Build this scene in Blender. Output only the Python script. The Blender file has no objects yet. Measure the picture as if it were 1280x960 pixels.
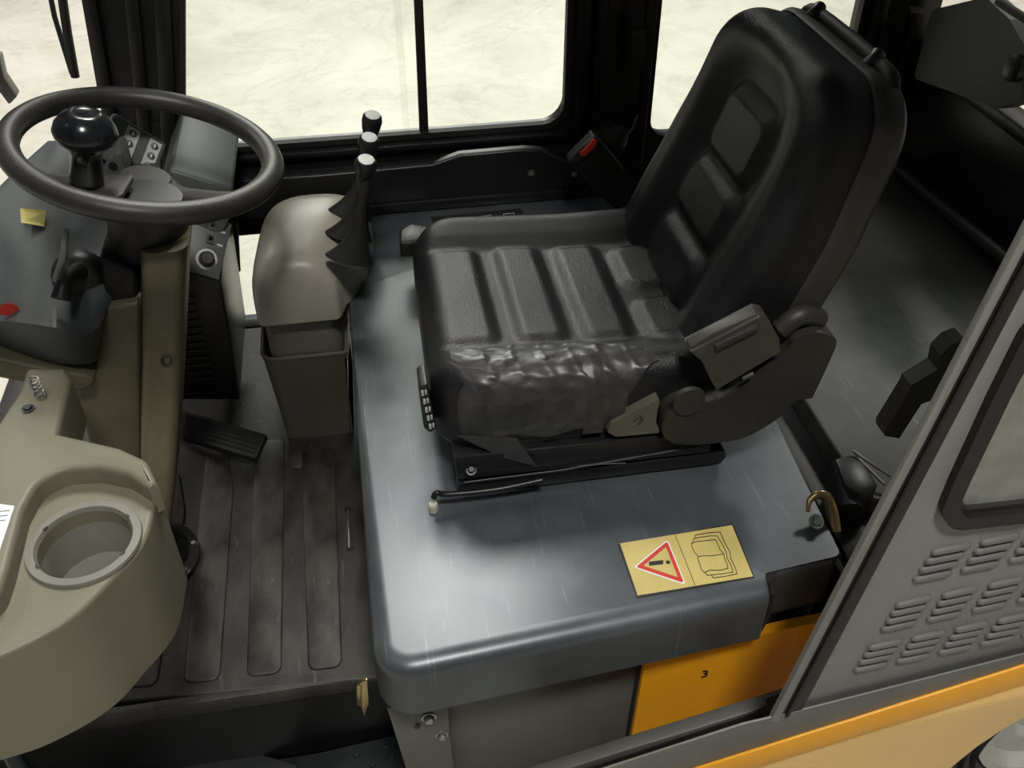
import bpy, bmesh, math, random
from mathutils import Vector, Matrix
random.seed(7)
R = math.radians
scene = bpy.context.scene
C = scene.collection

# ------------------------------------------------------------ camera
cd = bpy.data.cameras.new('camera'); cam = bpy.data.objects.new('camera', cd); C.objects.link(cam)
cam.location = (0, 0, 1.0); cam.rotation_euler = (R(90 - 39.74), 0, R(-9.7))
cd.sensor_width = 36; cd.lens = 33.75; cd.clip_start = .01
scene.camera = cam
# ------------------------------------------------------------ world
w = bpy.data.worlds.new('hall'); scene.world = w; w.use_nodes = True
bg = w.node_tree.nodes['Background']; bg.inputs[0].default_value = (.95, .97, 1, 1); bg.inputs[1].default_value = .10
# ------------------------------------------------------------ hall lamps
def lamp(name, loc, size, power, col=(1, .98, .92), aim=None):
    l = bpy.data.lights.new(name, 'AREA'); l.shape = 'ELLIPSE'; l.size = size[0]; l.size_y = size[1]
    l.energy = power; l.color = col
    o = bpy.data.objects.new(name, l); C.objects.link(o); o.location = loc
    if aim:
        o.rotation_euler = (Vector(aim) - Vector(loc)).to_track_quat('-Z', 'Y').to_euler()
    return o
lamp('hall_lamp', (.45, 4.5, 5.0), (2.4, 2.0), 450)
lamp('hall_lamp', (.3, 11.0, 4.6), (4.0, 1.4), 300, aim=(.3, 3, 0))
lamp('hall_lamp', (-4.5, 6.5, 5.2), (1.4, 1.2), 130)
lamp('hall_lamp', (5.0, 6.0, 5.2), (1.4, 1.2), 200)
lamp('hall_lamp', (.2, -1.4, 4.7), (.9, .8), 200)
lamp('hall_lamp', (-3.5, 1.0, 5.0), (1.0, 1.0), 30)
# ------------------------------------------------------------ exposure
vs = scene.view_settings; vs.view_transform = 'Standard'; vs.look = 'None'; vs.gamma = 1; vs.use_curve_mapping = False
vs.exposure = 0.0

# ------------------------------------------------------------ materials
MATS = {}
def mat(name, col, rough=.5, metal=0., nscale=8., var=.25, col2=None, bump=0., bscale=300., rvar=.15, spec=.5, coat=0., stretch=(1, 1, 1)):
    m = bpy.data.materials.new(name); m.use_nodes = True; nt = m.node_tree; N = nt.nodes; L = nt.links
    b = N['Principled BSDF']
    tc = N.new('ShaderNodeTexCoord'); mp = N.new('ShaderNodeMapping'); mp.inputs['Scale'].default_value = stretch
    L.new(tc.outputs['Object'], mp.inputs[0])
    n = N.new('ShaderNodeTexNoise'); n.inputs['Scale'].default_value = nscale; n.inputs['Detail'].default_value = 6
    n.inputs['Roughness'].default_value = .62
    L.new(mp.outputs[0], n.inputs['Vector'])
    r = N.new('ShaderNodeValToRGB'); r.color_ramp.elements[0].position = .32; r.color_ramp.elements[1].position = .68
    c2 = col2 or tuple(min(1, c * (1 + var)) for c in col)
    c1 = tuple(c * (1 - var) for c in col) if not col2 else col
    r.color_ramp.elements[0].color = (*c1, 1); r.color_ramp.elements[1].color = (*c2, 1)
    L.new(n.outputs[0], r.inputs[0]); L.new(r.outputs[0], b.inputs['Base Color'])
    b.inputs['Metallic'].default_value = metal; b.inputs['Specular IOR Level'].default_value = spec
    b.inputs['Coat Weight'].default_value = coat
    mr = N.new('ShaderNodeMapRange'); mr.inputs['To Min'].default_value = max(.03, rough - rvar / 2); mr.inputs['To Max'].default_value = min(1, rough + rvar / 2)
    L.new(n.outputs[0], mr.inputs[0]); L.new(mr.outputs[0], b.inputs['Roughness'])
    if bump:
        n2 = N.new('ShaderNodeTexNoise'); n2.inputs['Scale'].default_value = bscale; n2.inputs['Detail'].default_value = 3
        L.new(tc.outputs['Object'], n2.inputs['Vector'])
        bp = N.new('ShaderNodeBump'); bp.inputs['Strength'].default_value = bump; bp.inputs['Distance'].default_value = .001
        L.new(n2.outputs[0], bp.inputs['Height']); L.new(bp.outputs[0], b.inputs['Normal'])
    MATS[name] = m
    return m
black = mat('black_paint', (.008, .008, .009), .38, bump=.15, bscale=120)
blackp = mat('black_plastic', (.013, .013, .013), .42, bump=.3, bscale=500)
rubber = mat('black_rubber', (.010, .010, .010), .6)
vinyl = mat('black_vinyl', (.0115, .0115, .013), .29, nscale=14, var=.3, bump=.8, bscale=560, rvar=.08, spec=.36)
tape = mat('duct_tape', (.034, .033, .035), .36, nscale=22, var=.35, bump=.25, bscale=70, rvar=.12)
shellm = mat('brown_black_plastic', (.026, .025, .022), .5, bump=.35, bscale=450)
armm = mat('grey_brown_plastic', (.036, .035, .030), .45, bump=.3, bscale=450)
armlt = mat('worn_grey_plastic', (.052, .050, .043), .42, bump=.3, bscale=450)
triang = mat('beige_grey_plastic', (.10, .096, .073), .5)
wheelm = mat('steering_rim_plastic', (.036, .035, .030), .43, nscale=20, var=.2, bump=.25, bscale=500)
hubm = mat('hub_plastic', (.034, .033, .027), .5)
knobm = mat('glossy_black_plastic', (.010, .011, .013), .2, rvar=.06)
cream = mat('cream_plastic', (.172, .164, .112), .48, nscale=5, var=.10, bump=.3, bscale=380)
creamd = mat('cream_column_plastic', (.125, .114, .066), .5, nscale=9, var=.22, bump=.3, bscale=380)
taupe = mat('taupe_plastic', (.14, .132, .105), .40, nscale=6, var=.12, bump=.25, bscale=380)  # darkened to stand in for shade on the neck and tray
dashm = mat('grey_dash_plastic', (.050, .058, .060), .5, nscale=6, var=.15, bump=.3, bscale=380)
heat = mat('grey_panel_plastic', (.085, .092, .092), .5, var=.15)
white = mat('white_plastic', (.80, .79, .74), .35, var=.05)
silver = mat('silver_print', (.50, .50, .48), .4, var=.1)
steel = mat('bare_steel', (.38, .37, .34), .35, metal=.9)
chrome = mat('bright_steel', (.6, .6, .58), .22, metal=1)
bronze = mat('bronze_plated_steel', (.42, .33, .17), .25, metal=.9)
redm = mat('red_plastic', (.62, .045, .02), .35, var=.1)
orange = mat('orange_paint', (.95, .42, .010), .35, nscale=4, var=.06, rvar=.08)
sideg = mat('grey_textured_paint', (.25, .245, .23), .55, nscale=5, var=.08, bump=.5, bscale=420)
louv = mat('grey_louvre_paint', (.15, .147, .137), .55, var=.1)
greyp = mat('grey_steel_paint', (.105, .103, .094), .45, nscale=6, var=.2)
hoodm = mat('blue_grey_steel_paint', (.085, .095, .104), .37, nscale=6, var=.30, bump=.12, bscale=40, rvar=.26)
hoodm.node_tree.nodes['Principled BSDF'].inputs['Metallic'].default_value = .35
deckm = mat('dusty_grey_deck_paint', (.026, .029, .028), .5, nscale=5, col2=(.080, .084, .078), bump=.2, bscale=60)
matm = mat('dusty_rubber_mat', (.005, .005, .005), .55, nscale=11, col2=(.052, .048, .040), bump=.5, bscale=90, stretch=(1.6, .8, 1))
matr = mat('dusty_rubber_rib', (.007, .0068, .0065), .5, nscale=12, col2=(.075, .070, .058), bump=.5, bscale=110, stretch=(1.6, .8, 1))
darkst = mat('dark_step_steel', (.022, .024, .026), .4, nscale=6, var=.4)
gold = mat('gold_sticker', (.62, .50, .17), .42, nscale=16, var=.10)
yellows = mat('yellow_sticker', (.50, .42, .03), .45)
redink = mat('red_ink', (.62, .04, .02), .45, var=.08)
ink = mat('black_ink', (.012, .012, .012), .5)
paper = mat('white_paper', (.82, .83, .84), .6, var=.03)
tyrem = mat('tyre_rubber', (.035, .035, .034), .65, nscale=12, var=.3, bump=.6, bscale=80)
rimm = mat('wheel_rim_paint', (.45, .45, .42), .4)
capm = mat('lever_cap_print', (.80, .81, .78), .35, nscale=160, col2=(.60, .61, .60), rvar=.05)

def glass_mat(name, tint, haze=0., rough=.02):
    m = bpy.data.materials.new(name); m.use_nodes = True; nt = m.node_tree; N = nt.nodes; L = nt.links
    N.remove(N['Principled BSDF']); out = N['Material Output']
    t = N.new('ShaderNodeBsdfTransparent'); t.inputs[0].default_value = (*tint, 1)
    g = N.new('ShaderNodeBsdfGlossy'); g.inputs['Roughness'].default_value = rough
    fr = N.new('ShaderNodeFresnel'); fr.inputs[0].default_value = 1.25
    mx = N.new('ShaderNodeMixShader'); L.new(fr.outputs[0], mx.inputs[0]); L.new(t.outputs[0], mx.inputs[1]); L.new(g.outputs[0], mx.inputs[2])
    d = N.new('ShaderNodeBsdfDiffuse'); d.inputs[0].default_value = (.55, .55, .5, 1)
    n = N.new('ShaderNodeTexNoise'); n.inputs['Scale'].default_value = 6
    mr = N.new('ShaderNodeMapRange'); mr.inputs['To Min'].default_value = haze * .6; mr.inputs['To Max'].default_value = haze * 1.4
    L.new(n.outputs[0], mr.inputs[0])
    m2 = N.new('ShaderNodeMixShader'); L.new(mr.outputs[0], m2.inputs[0]); L.new(mx.outputs[0], m2.inputs[1]); L.new(d.outputs[0], m2.inputs[2])
    L.new(m2.outputs[0], out.inputs[0]); return m
glass = glass_mat('clear_glass', (.96, .98, .96))
filmed = glass_mat('filmed_glass', (.8, .82, .8), .45)  # tinted pane with an uneven pale diffuse film mixed in

def concrete():
    m = bpy.data.materials.new('concrete'); m.use_nodes = True; nt = m.node_tree; N = nt.nodes; L = nt.links
    b = N['Principled BSDF']; tc = N.new('ShaderNodeTexCoord')
    def noise(s, d=6, r=.6, dist=0):
        n = N.new('ShaderNodeTexNoise'); n.inputs['Scale'].default_value = s; n.inputs['Detail'].default_value = d
        n.inputs['Roughness'].default_value = r; n.inputs['Distortion'].default_value = dist; L.new(tc.outputs['Object'], n.inputs['Vector']); return n
    def ramp(src, p0, c0, p1, c1):
        r = N.new('ShaderNodeValToRGB'); e = r.color_ramp.elements; e[0].position = p0; e[0].color = (*c0, 1); e[1].position = p1; e[1].color = (*c1, 1)
        L.new(src, r.inputs[0]); return r
    def mul(a, c, f=1.):
        x = N.new('ShaderNodeMix'); x.data_type = 'RGBA'; x.blend_type = 'MULTIPLY'; x.inputs[0].default_value = f
        L.new(a, x.inputs[6]); L.new(c, x.inputs[7]); return x.outputs[2]
    base = ramp(noise(1.3, 8, .65, .6).outputs[0], .35, (.45, .435, .37), .62, (.56, .545, .48))
    st = ramp(noise(6, 8, .7, 1.2).outputs[0], .34, (.88, .87, .85), .5, (1, 1, 1))
    c = mul(base.outputs[0], st.outputs[0], .8)
    sp = ramp(noise(2.2, 10, .75, 2.5).outputs[0], .485, (1, 1, 1), .5, (.80, .78, .74))
    sp2 = N.new('ShaderNodeValToRGB'); e = sp2.color_ramp.elements
    e[0].position = .480; e[0].color = (1, 1, 1, 1); e[1].position = .520; e[1].color = (1, 1, 1, 1); k = e.new(.5); k.color = (.80, .78, .74, 1)
    L.new(noise(1.1, 7, .6, 1.2).outputs[0], sp2.inputs[0])
    c = mul(c, sp2.outputs[0], .5)
    L.new(c, b.inputs['Base Color']); b.inputs['Roughness'].default_value = .5
    bp = N.new('ShaderNodeBump'); bp.inputs['Strength'].default_value = .2; bp.inputs['Distance'].default_value = .01
    L.new(noise(25).outputs[0], bp.inputs['Height']); L.new(bp.outputs[0], b.inputs['Normal'])
    return m
conc = concrete()

# hood: fine scratches, smears and chipped black spots are part of its paint
def scratch(m, amount=.5, scale=(60, 3, 1), rot=.5, bright=(.25, .27, .29)):
    nt = m.node_tree; N = nt.nodes; L = nt.links; b = N['Principled BSDF']
    src = b.inputs['Base Color'].links[0].from_socket
    tc = N.new('ShaderNodeTexCoord')
    for rz, sc in ((rot, scale), (rot + 1.1, (scale[0] * 1.4, scale[1], 1))):
        mp = N.new('ShaderNodeMapping'); mp.inputs['Rotation'].default_value = (0, 0, rz); mp.inputs['Scale'].default_value = sc
        L.new(tc.outputs['Object'], mp.inputs[0])
        n = N.new('ShaderNodeTexNoise'); n.inputs['Scale'].default_value = 3; n.inputs['Detail'].default_value = 4; L.new(mp.outputs[0], n.inputs[0])
        r = N.new('ShaderNodeValToRGB'); e = r.color_ramp.elements; e[0].position = .66; e[0].color = (0, 0, 0, 1); e[1].position = .74; e[1].color = (1, 1, 1, 1)
        L.new(n.outputs[0], r.inputs[0])
        mm = N.new('ShaderNodeMath'); mm.operation = 'MULTIPLY'; mm.inputs[1].default_value = amount; L.new(r.outputs[0], mm.inputs[0])
        x = N.new('ShaderNodeMix'); x.data_type = 'RGBA'; L.new(mm.outputs[0], x.inputs[0]); L.new(src, x.inputs[6]); x.inputs[7].default_value = (*bright, 1)
        src = x.outputs[2]
    L.new(src, b.inputs['Base Color'])
scratch(hoodm, .30)
scratch(deckm, .25, (30, 4, 1), .2, (.2, .2, .19))
scratch(matm, .35, (18, 5, 1), 1.2, (.16, .155, .14))
scratch(matr, .35, (18, 5, 1), .9, (.18, .175, .155))

# ------------------------------------------------------------ mesh helpers
def finish(name, bm, m, parent=None, ang=38, smooth=True):
    bmesh.ops.remove_doubles(bm, verts=bm.verts, dist=1e-5)
    bmesh.ops.recalc_face_normals(bm, faces=bm.faces)
    me = bpy.data.meshes.new(name); bm.to_mesh(me); bm.free()
    vsx = [v.co for v in me.vertices]
    lo = Vector([min(v[i] for v in vsx) for i in range(3)]); hi = Vector([max(v[i] for v in vsx) for i in range(3)])
    o0 = Vector(((lo.x + hi.x) / 2, (lo.y + hi.y) / 2, lo.z))
    me.transform(Matrix.Translation(-o0))
    if smooth:
        for p in me.polygons: p.use_smooth = True
        me.set_sharp_from_angle(angle=R(ang))
    me.materials.append(m)
    o = bpy.data.objects.new(name, me); C.objects.link(o); o.location = o0
    if parent is not None:
        o.parent = parent; o.matrix_parent_inverse = PINV(parent)
    return o
def WORLD(o):
    mtx = Matrix.LocRotScale(o.location, o.rotation_euler, o.scale)
    if o.parent is not None: return WORLD(o.parent) @ o.matrix_parent_inverse @ mtx
    return mtx
def PINV(p): return WORLD(p).inverted()
def tag(o, label=None, cat=None, group=None, kind=None):
    if label: o['label'] = label
    if cat: o['category'] = cat
    if group: o['group'] = group
    if kind: o['kind'] = kind
    return o
def thing(name, loc, label=None, cat=None, group=None, kind=None):
    o = bpy.data.objects.new(name, None); C.objects.link(o); o.location = loc; o.empty_display_size = .05
    return tag(o, label, cat, group, kind)
def bev(bm, b, seg=2, ang=25):
    if b <= 0: return
    bmesh.ops.recalc_face_normals(bm, faces=bm.faces)
    es = [e for e in bm.edges if len(e.link_faces) == 2 and e.calc_face_angle(0) > R(ang)]
    bmesh.ops.bevel(bm, geom=es, offset=b, segments=seg, affect='EDGES', profile=.5, clamp_overlap=True)
def loft(bm, secs, closed=True, caps=True):
    rings = [[bm.verts.new(p) for p in s] for s in secs]
    n = len(rings[0])
    for a, b in zip(rings, rings[1:]):
        for i in range(n if closed else n - 1):
            j = (i + 1) % n
            bm.faces.new((a[i], a[j], b[j], b[i]))
    if caps and closed:
        bm.faces.new(rings[0][::-1]); bm.faces.new(rings[-1])
    return rings
def prism(name, poly, ax, a, b, m, parent=None, bevel=.003, seg=2, ang=38):
    bm = bmesh.new()
    def P(p, t):
        return {'y': (p[0], t, p[1]), 'z': (p[0], p[1], t), 'x': (t, p[0], p[1])}[ax]
    loft(bm, [[P(p, a) for p in poly], [P(p, b) for p in poly]])
    bev(bm, bevel, seg)
    return finish(name, bm, m, parent, ang)
def box(name, c, s, m, parent=None, bevel=.003, seg=2, rot=None):
    bm = bmesh.new(); bmesh.ops.create_cube(bm, size=1)
    bmesh.ops.scale(bm, vec=s, verts=bm.verts)
    bev(bm, bevel, seg)
    if rot: bmesh.ops.rotate(bm, verts=bm.verts, cent=(0, 0, 0), matrix=__import__('mathutils').Euler(rot).to_matrix())
    bmesh.ops.translate(bm, vec=c, verts=bm.verts)
    return finish(name, bm, m, parent)
def smoothpath(pts, n=6):
    P = [Vector(p) for p in pts]; P = [2 * P[0] - P[1]] + P + [2 * P[-1] - P[-2]]; out = []
    for i in range(1, len(P) - 2):
        for k in range(n):
            t = k / n; a, b, c, d = P[i - 1:i + 3]
            out.append(.5 * ((2 * b) + (c - a) * t + (2 * a - 5 * b + 4 * c - d) * t * t + (3 * b - a - 3 * c + d) * t ** 3))
    out.append(P[-2]); return out
def tube_bm(bm, pts, r, seg=12, flat=1., up=Vector((0, 0, 1))):
    pts = [Vector(p) for p in pts]; n = len(pts); rr = r if isinstance(r, (list, tuple)) else [r] * n
    if len(rr) != n: rr = [rr[min(int(i / (n - 1) * (len(rr) - 1)), len(rr) - 2)] * (1 - f) + rr[min(int(i / (n - 1) * (len(rr) - 1)), len(rr) - 2) + 1] * f
                            for i in range(n) for f in [i / (n - 1) * (len(rr) - 1) - min(int(i / (n - 1) * (len(rr) - 1)), len(rr) - 2)]]
    secs = []; prev = None
    for i in range(n):
        t = (pts[min(i + 1, n - 1)] - pts[max(i - 1, 0)]).normalized()
        if prev is None:
            s = t.cross(up)
            if s.length < .05: s = t.cross(Vector((1, 0, 0)))
        else: s = prev - t * prev.dot(t)
        s.normalize(); prev = s; q = s.cross(t)
        secs.append([pts[i] + rr[i] * (math.cos(a) * s + flat * math.sin(a) * q) for a in [2 * math.pi * k / seg for k in range(seg)]])
    loft(bm, secs)
def tube(name, pts, r, m, parent=None, seg=12, smooth=0, flat=1., up=(0, 0, 1)):
    if smooth: pts = smoothpath(pts, smooth)
    bm = bmesh.new(); tube_bm(bm, pts, r, seg, flat, Vector(up)); return finish(name, bm, m, parent, 50)
def lathe_bm(bm, prof, o=(0, 0, 0), axis=(0, 0, 1), seg=40):
    ax = Vector(axis).normalized(); u = ax.orthogonal().normalized(); v = ax.cross(u); o = Vector(o); rings = []
    for r, h in prof:
        if r < 1e-6: rings.append([bm.verts.new(o + ax * h)])
        else: rings.append([bm.verts.new(o + ax * h + r * (math.cos(a) * u + math.sin(a) * v)) for a in [2 * math.pi * k / seg for k in range(seg)]])
    for a, b in zip(rings, rings[1:]):
        for i in range(seg):
            j = (i + 1) % seg
            if len(a) == 1 and len(b) > 1: bm.faces.new((a[0], b[j], b[i]))
            elif len(b) == 1 and len(a) > 1: bm.faces.new((a[i], a[j], b[0]))
            elif len(a) > 1: bm.faces.new((a[i], a[j], b[j], b[i]))
def lathe(name, prof, o, axis, m, parent=None, seg=40, ang=38):
    bm = bmesh.new(); lathe_bm(bm, prof, o, axis, seg); return finish(name, bm, m, parent, ang)
def rounded(poly, r, n=6):
    """round the corners of a 2-D polygon; r a number or one per corner"""
    out = []; k = len(poly)
    for i in range(k):
        p = Vector(poly[i][:2]); a = Vector(poly[i - 1][:2]); b = Vector(poly[(i + 1) % k][:2])
        rr = r[i] if isinstance(r, (list, tuple)) else r
        if rr <= 0: out.append(tuple(p)); continue
        da = (a - p).normalized(); db = (b - p).normalized(); half = da.angle(db) / 2
        t = min(rr / math.tan(half), (a - p).length * .48, (b - p).length * .48); rr = t * math.tan(half)
        c = p + (da + db).normalized() * (rr / math.sin(half)); s = p + da * t - c; e = p + db * t - c
        a0 = math.atan2(s.y, s.x); a1 = math.atan2(e.y, e.x); d = (a1 - a0 + math.pi) % (2 * math.pi) - math.pi
        for q in range(n + 1):
            an = a0 + d * q / n; out.append((c.x + rr * math.cos(an), c.y + rr * math.sin(an)))
    return out
def closedsmooth(pts, n=6):
    P = [Vector(p[:2]) for p in pts]; k = len(P); out = []
    for i in range(k):
        a, b, c, d = P[i - 1], P[i], P[(i + 1) % k], P[(i + 2) % k]
        for q in range(n):
            t = q / n; v = .5 * ((2 * b) + (c - a) * t + (2 * a - 5 * b + 4 * c - d) * t * t + (3 * b - a - 3 * c + d) * t ** 3); out.append((v.x, v.y))
    return out
def inset(poly, d):
    k = len(poly); area = sum(poly[i][0] * poly[(i + 1) % k][1] - poly[(i + 1) % k][0] * poly[i][1] for i in range(k)); sg = 1 if area > 0 else -1
    out = []
    for i in range(k):
        a = Vector(poly[i - 1]); p = Vector(poly[i]); b = Vector(poly[(i + 1) % k])
        t1 = (p - a); t2 = (b - p); n1 = Vector((-t1.y, t1.x)).normalized() * sg if t1.length > 1e-9 else Vector((0, 0)); n2 = Vector((-t2.y, t2.x)).normalized() * sg if t2.length > 1e-9 else n1
        n = n1 + n2
        if n.length < 1e-6: n = n1
        n.normalize(); c = max(.5, n.dot(n1)); q = p + n * d / c; out.append((q.x, q.y))
    return out
def slab(name, poly, z0, z1, r, m, parent=None, seg=5, z_axis='z', ang=38):
    """extruded outline whose top edge is rolled over with radius r"""
    secs = [(0, z0)] + [(r * (1 - math.cos(a)), z1 - r + r * math.sin(a)) for a in [math.pi / 2 * k / seg for k in range(seg + 1)]]
    bm = bmesh.new(); S = []
    for d, z in secs:
        q = inset(poly, d) if d > 1e-7 else poly
        S.append([{'z': (p[0], p[1], z), 'y': (p[0], z, p[1]), 'x': (z, p[0], p[1])}[z_axis] for p in q])
    loft(bm, S); return finish(name, bm, m, parent, ang)
def ring(name, outer, inner, ax, a, b, m, parent=None):
    """frame between two outlines with the same number of points"""
    bm = bmesh.new()
    def P(p, t): return {'y': (p[0], t, p[1]), 'z': (p[0], p[1], t), 'x': (t, p[0], p[1])}[ax]
    R4 = [[bm.verts.new(P(p, t)) for p in pl] for pl, t in ((outer, a), (outer, b), (inner, b), (inner, a))]
    n = len(outer)
    for k in range(4):
        A, B = R4[k], R4[(k + 1) % 4]
        for i in range(n):
            j = (i + 1) % n; bm.faces.new((A[i], A[j], B[j], B[i]))
    return finish(name, bm, m, parent)
def cut(o, cutter):
    md = o.modifiers.new('b', 'BOOLEAN'); md.operation = 'DIFFERENCE'; md.object = cutter; md.solver = 'EXACT'
    dg = bpy.context.evaluated_depsgraph_get(); dg.update()
    me = bpy.data.meshes.new_from_object(o.evaluated_get(dg)); o.modifiers.clear(); o.data = me
    for p in me.polygons: p.use_smooth = True
    me.set_sharp_from_angle(angle=R(35))
    bpy.data.objects.remove(cutter)
def copytree(o, parent=None, off=(0, 0, 0)):
    c = o.copy(); C.objects.link(c)
    if parent is not None: c.parent = parent; c.matrix_parent_inverse = o.matrix_parent_inverse.copy()
    else: c.location = Vector(o.location) + Vector(off)
    for ch in [x for x in o.children]: copytree(ch, c)
    return c
def bolt(name, p, axis, r, m, parent=None, h=.004):
    bm = bmesh.new(); lathe_bm(bm, [(0, 0), (r * 1.5, 0), (r * 1.5, h * .3), (r * 1.1, h * .35)], p, axis, 20)
    lathe_bm(bm, [(r, 0), (r, h), (r * .8, h * 1.25), (0, h * 1.25)], p, axis, 6)
    return finish(name, bm, m, parent)
def text(name, body, size, loc, rot, m, parent, bold=0.):
    cu = bpy.data.curves.new(name, 'FONT'); cu.body = body; cu.size = size; cu.align_x = 'CENTER'; cu.align_y = 'CENTER'; cu.extrude = .0003; cu.offset = bold
    t = bpy.data.objects.new(name, cu); C.objects.link(t); dg = bpy.context.evaluated_depsgraph_get(); dg.update()
    me = bpy.data.meshes.new_from_object(t.evaluated_get(dg)); bpy.data.objects.remove(t)
    me.materials.clear(); me.materials.append(m)
    o = bpy.data.objects.new(name, me); C.objects.link(o); o.location = loc; o.rotation_euler = rot
    if parent is not None: o.parent = parent; o.matrix_parent_inverse = PINV(parent)
    return o
def strokes(name, lines, wdt, z, m, parent, h=.0006):
    """flat print: line strokes in the plane z"""
    bm = bmesh.new()
    for ln in lines:
        for a, b in zip(ln, ln[1:]):
            a = Vector(a); b = Vector(b); d = (b - a)
            if d.length < 1e-6: continue
            d.normalize(); n = Vector((-d.y, d.x)) * wdt / 2; a = a - d * wdt * .3; b = b + d * wdt * .3
            loft(bm, [[(*(a + n), z), (*(b + n), z), (*(b - n), z), (*(a - n), z)], [(*(a + n), z + h), (*(b + n), z + h), (*(b - n), z + h), (*(a - n), z + h)]])
    return finish(name, bm, m, parent, smooth=False)

# ============================================================ SETTING
floor = box('floor', (0, 6, -1.10), (34, 30, .1), conc, None, 0)
tag(floor, kind='structure')
# chassis under the cab
ch = thing('chassis', (0, 1.2, -1.05), 'black steel chassis below the cab floor and hood', 'forklift chassis')
box('frame_block', (-.05, 1.24, -.72), (1.4, 1.2, .40), black, ch, .01)
box('engine_bay', (.96, 1.33, -.52), (.62, .90, .76), black, ch, .01)
prism('side_plate', [(-0.0372, -0.1537), (0.3115, -0.1436), (0.3358, -0.4592), (-0.021, -0.4077)], 'y', .745, .755, greyp, ch, .002)

cf = thing('floor_cab', (-.35, 1.35, -.50), None, None, None, 'structure')
slab('floor_plate', [(-.80, .885), (-.045, .885), (-.045, 1.86), (-.80, 1.86)], -.50, -.312, .004, black, cf)
# rear deck
deck = thing('rear_deck', (.9, 1.3, -.05), 'dusty grey steel deck plate behind the seat', 'deck plate')
slab('plate', rounded([(.655, .84), (1.165, .84), (1.165, 1.78), (.655, 1.78)], .01), -.10, .004, .004, deckm, deck)
slab('gap_flange', [(.603, .84), (.655, .84), (.655, 1.78), (.603, 1.78)], -.10, -.035, .004, black, deck)

# right wall of the cab
wr = thing('wall_right', (.3, 1.86, -.3), None, None, None, 'structure')
def rrect(x0, x1, z0, z1, r, n=8): return rounded([(x0, z0), (x1, z0), (x1, z1), (x0, z1)], r, n)
def lean(x0, x1, z0, z1, r, k=.21, zr=.43, n=8):
    '''opening whose front edge leans with the front pillar'''
    return rounded([(x0 + k * (z0 - zr), z0), (x1, z0), (x1, z1), (x0 + k * (z1 - zr), z1)], r, n)
o1 = lean(-.457, .515, -.05, 1.06, 0.0001, .10); i1 = lean(-.286, .430, .130, 1.045, .05)
ring('window_frame', o1, i1, 'y', 1.85, 1.89, black, wr)
o2 = rrect(.515, 1.19, -.05, 1.06, .0001, 8); i2 = rrect(.610, 1.045, .085, 1.0, .045, 8)
ring('window_frame', o2, i2, 'y', 1.85, 1.89, black, wr)
# vertical ribs of the posts
for x0, x1, y0 in ((-.455, -.43, 1.825), (-.385, -.36, 1.83), (-.335, -.305, 1.835)):
    sh = lambda z: (.10 + .11 * (x0 + .457) / .17) * (z - .43)
    prism('post_rib', [(x0 + sh(.10), .10), (x1 + sh(.10), .10), (x1 + sh(1.04), 1.04), (x0 + sh(1.04), 1.04)], 'y', y0, y0 + .03, black, wr, .004)
for x0, x1, y0 in ((.445, .470, 1.835), (.480, .502, 1.825), (.575, .600, 1.83), (1.06, 1.09, 1.83), (1.13, 1.185, 1.80)):
    box('post_rib', ((x0 + x1) / 2, y0 + .012, .53), (x1 - x0, .03, .98), black, wr, .004)
# stepped sill tracks under the long window
box('sill_track', (.08, 1.838, .118), (.70, .026, .010), black, wr, .002)
box('sill_track', (.08, 1.828, .088), (.74, .045, .012), black, wr, .003)
box('sill_shelf', (.08, 1.815, .052), (.76, .07, .014), black, wr, .004)
box('sill_backing', (.08, 1.835, .02), (.76, .03, .14), black, wr, .002)
prism('rail_panel', [(-0.246, 0.0998), (-0.0844, 0.0978), (0.1396, 0.1013), (0.1971, 0.1175), (0.3281, 0.119), (0.363, 0.1143), (0.4821, 0.0537), (0.5103, -0.0361), (-0.0318, -0.0033), (-0.2614, 0.0135)], 'y', 1.775, 1.80, black, wr, .005, 3)
box('lower_flange', (.30, 1.795, .012), (.72, .055, .022), black, wr, .004)
for u in ((0.3433, 1.773, 0.0668), (0.4352, 1.773, 0.0551)):
    bolt('bolt', u, (0, -1, 0), .005, steel, wr)
# lower front filler and pillar foot
prism('pillar_foot', [(-.50, -.31), (-.33, -.31), (-.33, .0), (-.33, .13), (-.33, .2), (-.485, .20), (-.50, .10)], 'y', 1.84, 1.87, black, wr, .003)
box('door_sill', (-.2, 1.87, -.315), (.5, .05, .03), darkst, wr, .004)

win1 = thing('window_1', (.07, 1.87, .13), None, None, None, 'structure')
prism('glass_pane', [(-.35, .13), (.105, .13), (.105, 1.0), (-.17, 1.0)], 'y', 1.866, 1.870, glass, win1, 0)
box('glass_pane', (.265, 1.874, .57), (.345, .004, .90), glass, win1, 0)
prism('divider', [(0.1325, 0.4844), (0.1486, 0.4836), (0.1427, 0.1121), (0.1244, 0.1136)], 'y', 1.856, 1.872, rubber, win1, .001)
ga = lean(-.291, .435, .125, 1.005, .053); gb = lean(-.281, .425, .137, .995, .046)
ring('gasket', ga, gb, 'y', 1.846, 1.864, rubber, win1)
lk = prism('latch', [(-0.2802, 0.1667), (-0.2584, 0.1683), (-0.2462, 0.1504), (-0.2518, 0.1198), (-0.2771, 0.1184), (-0.2824, 0.1396)], 'y', 1.815, 1.845, blackp, win1, .003)
prism('latch', [(-0.2778, 0.144), (-0.2437, 0.1447), (-0.2442, 0.1066), (-0.2726, 0.1055)], 'y', 1.80, 1.84, blackp, win1, .003)
win2 = thing('window_2', (.83, 1.87, .10), None, None, None, 'structure')
box('glass_pane', (.828, 1.870, .55), (.45, .004, .94), glass, win2, 0)
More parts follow.
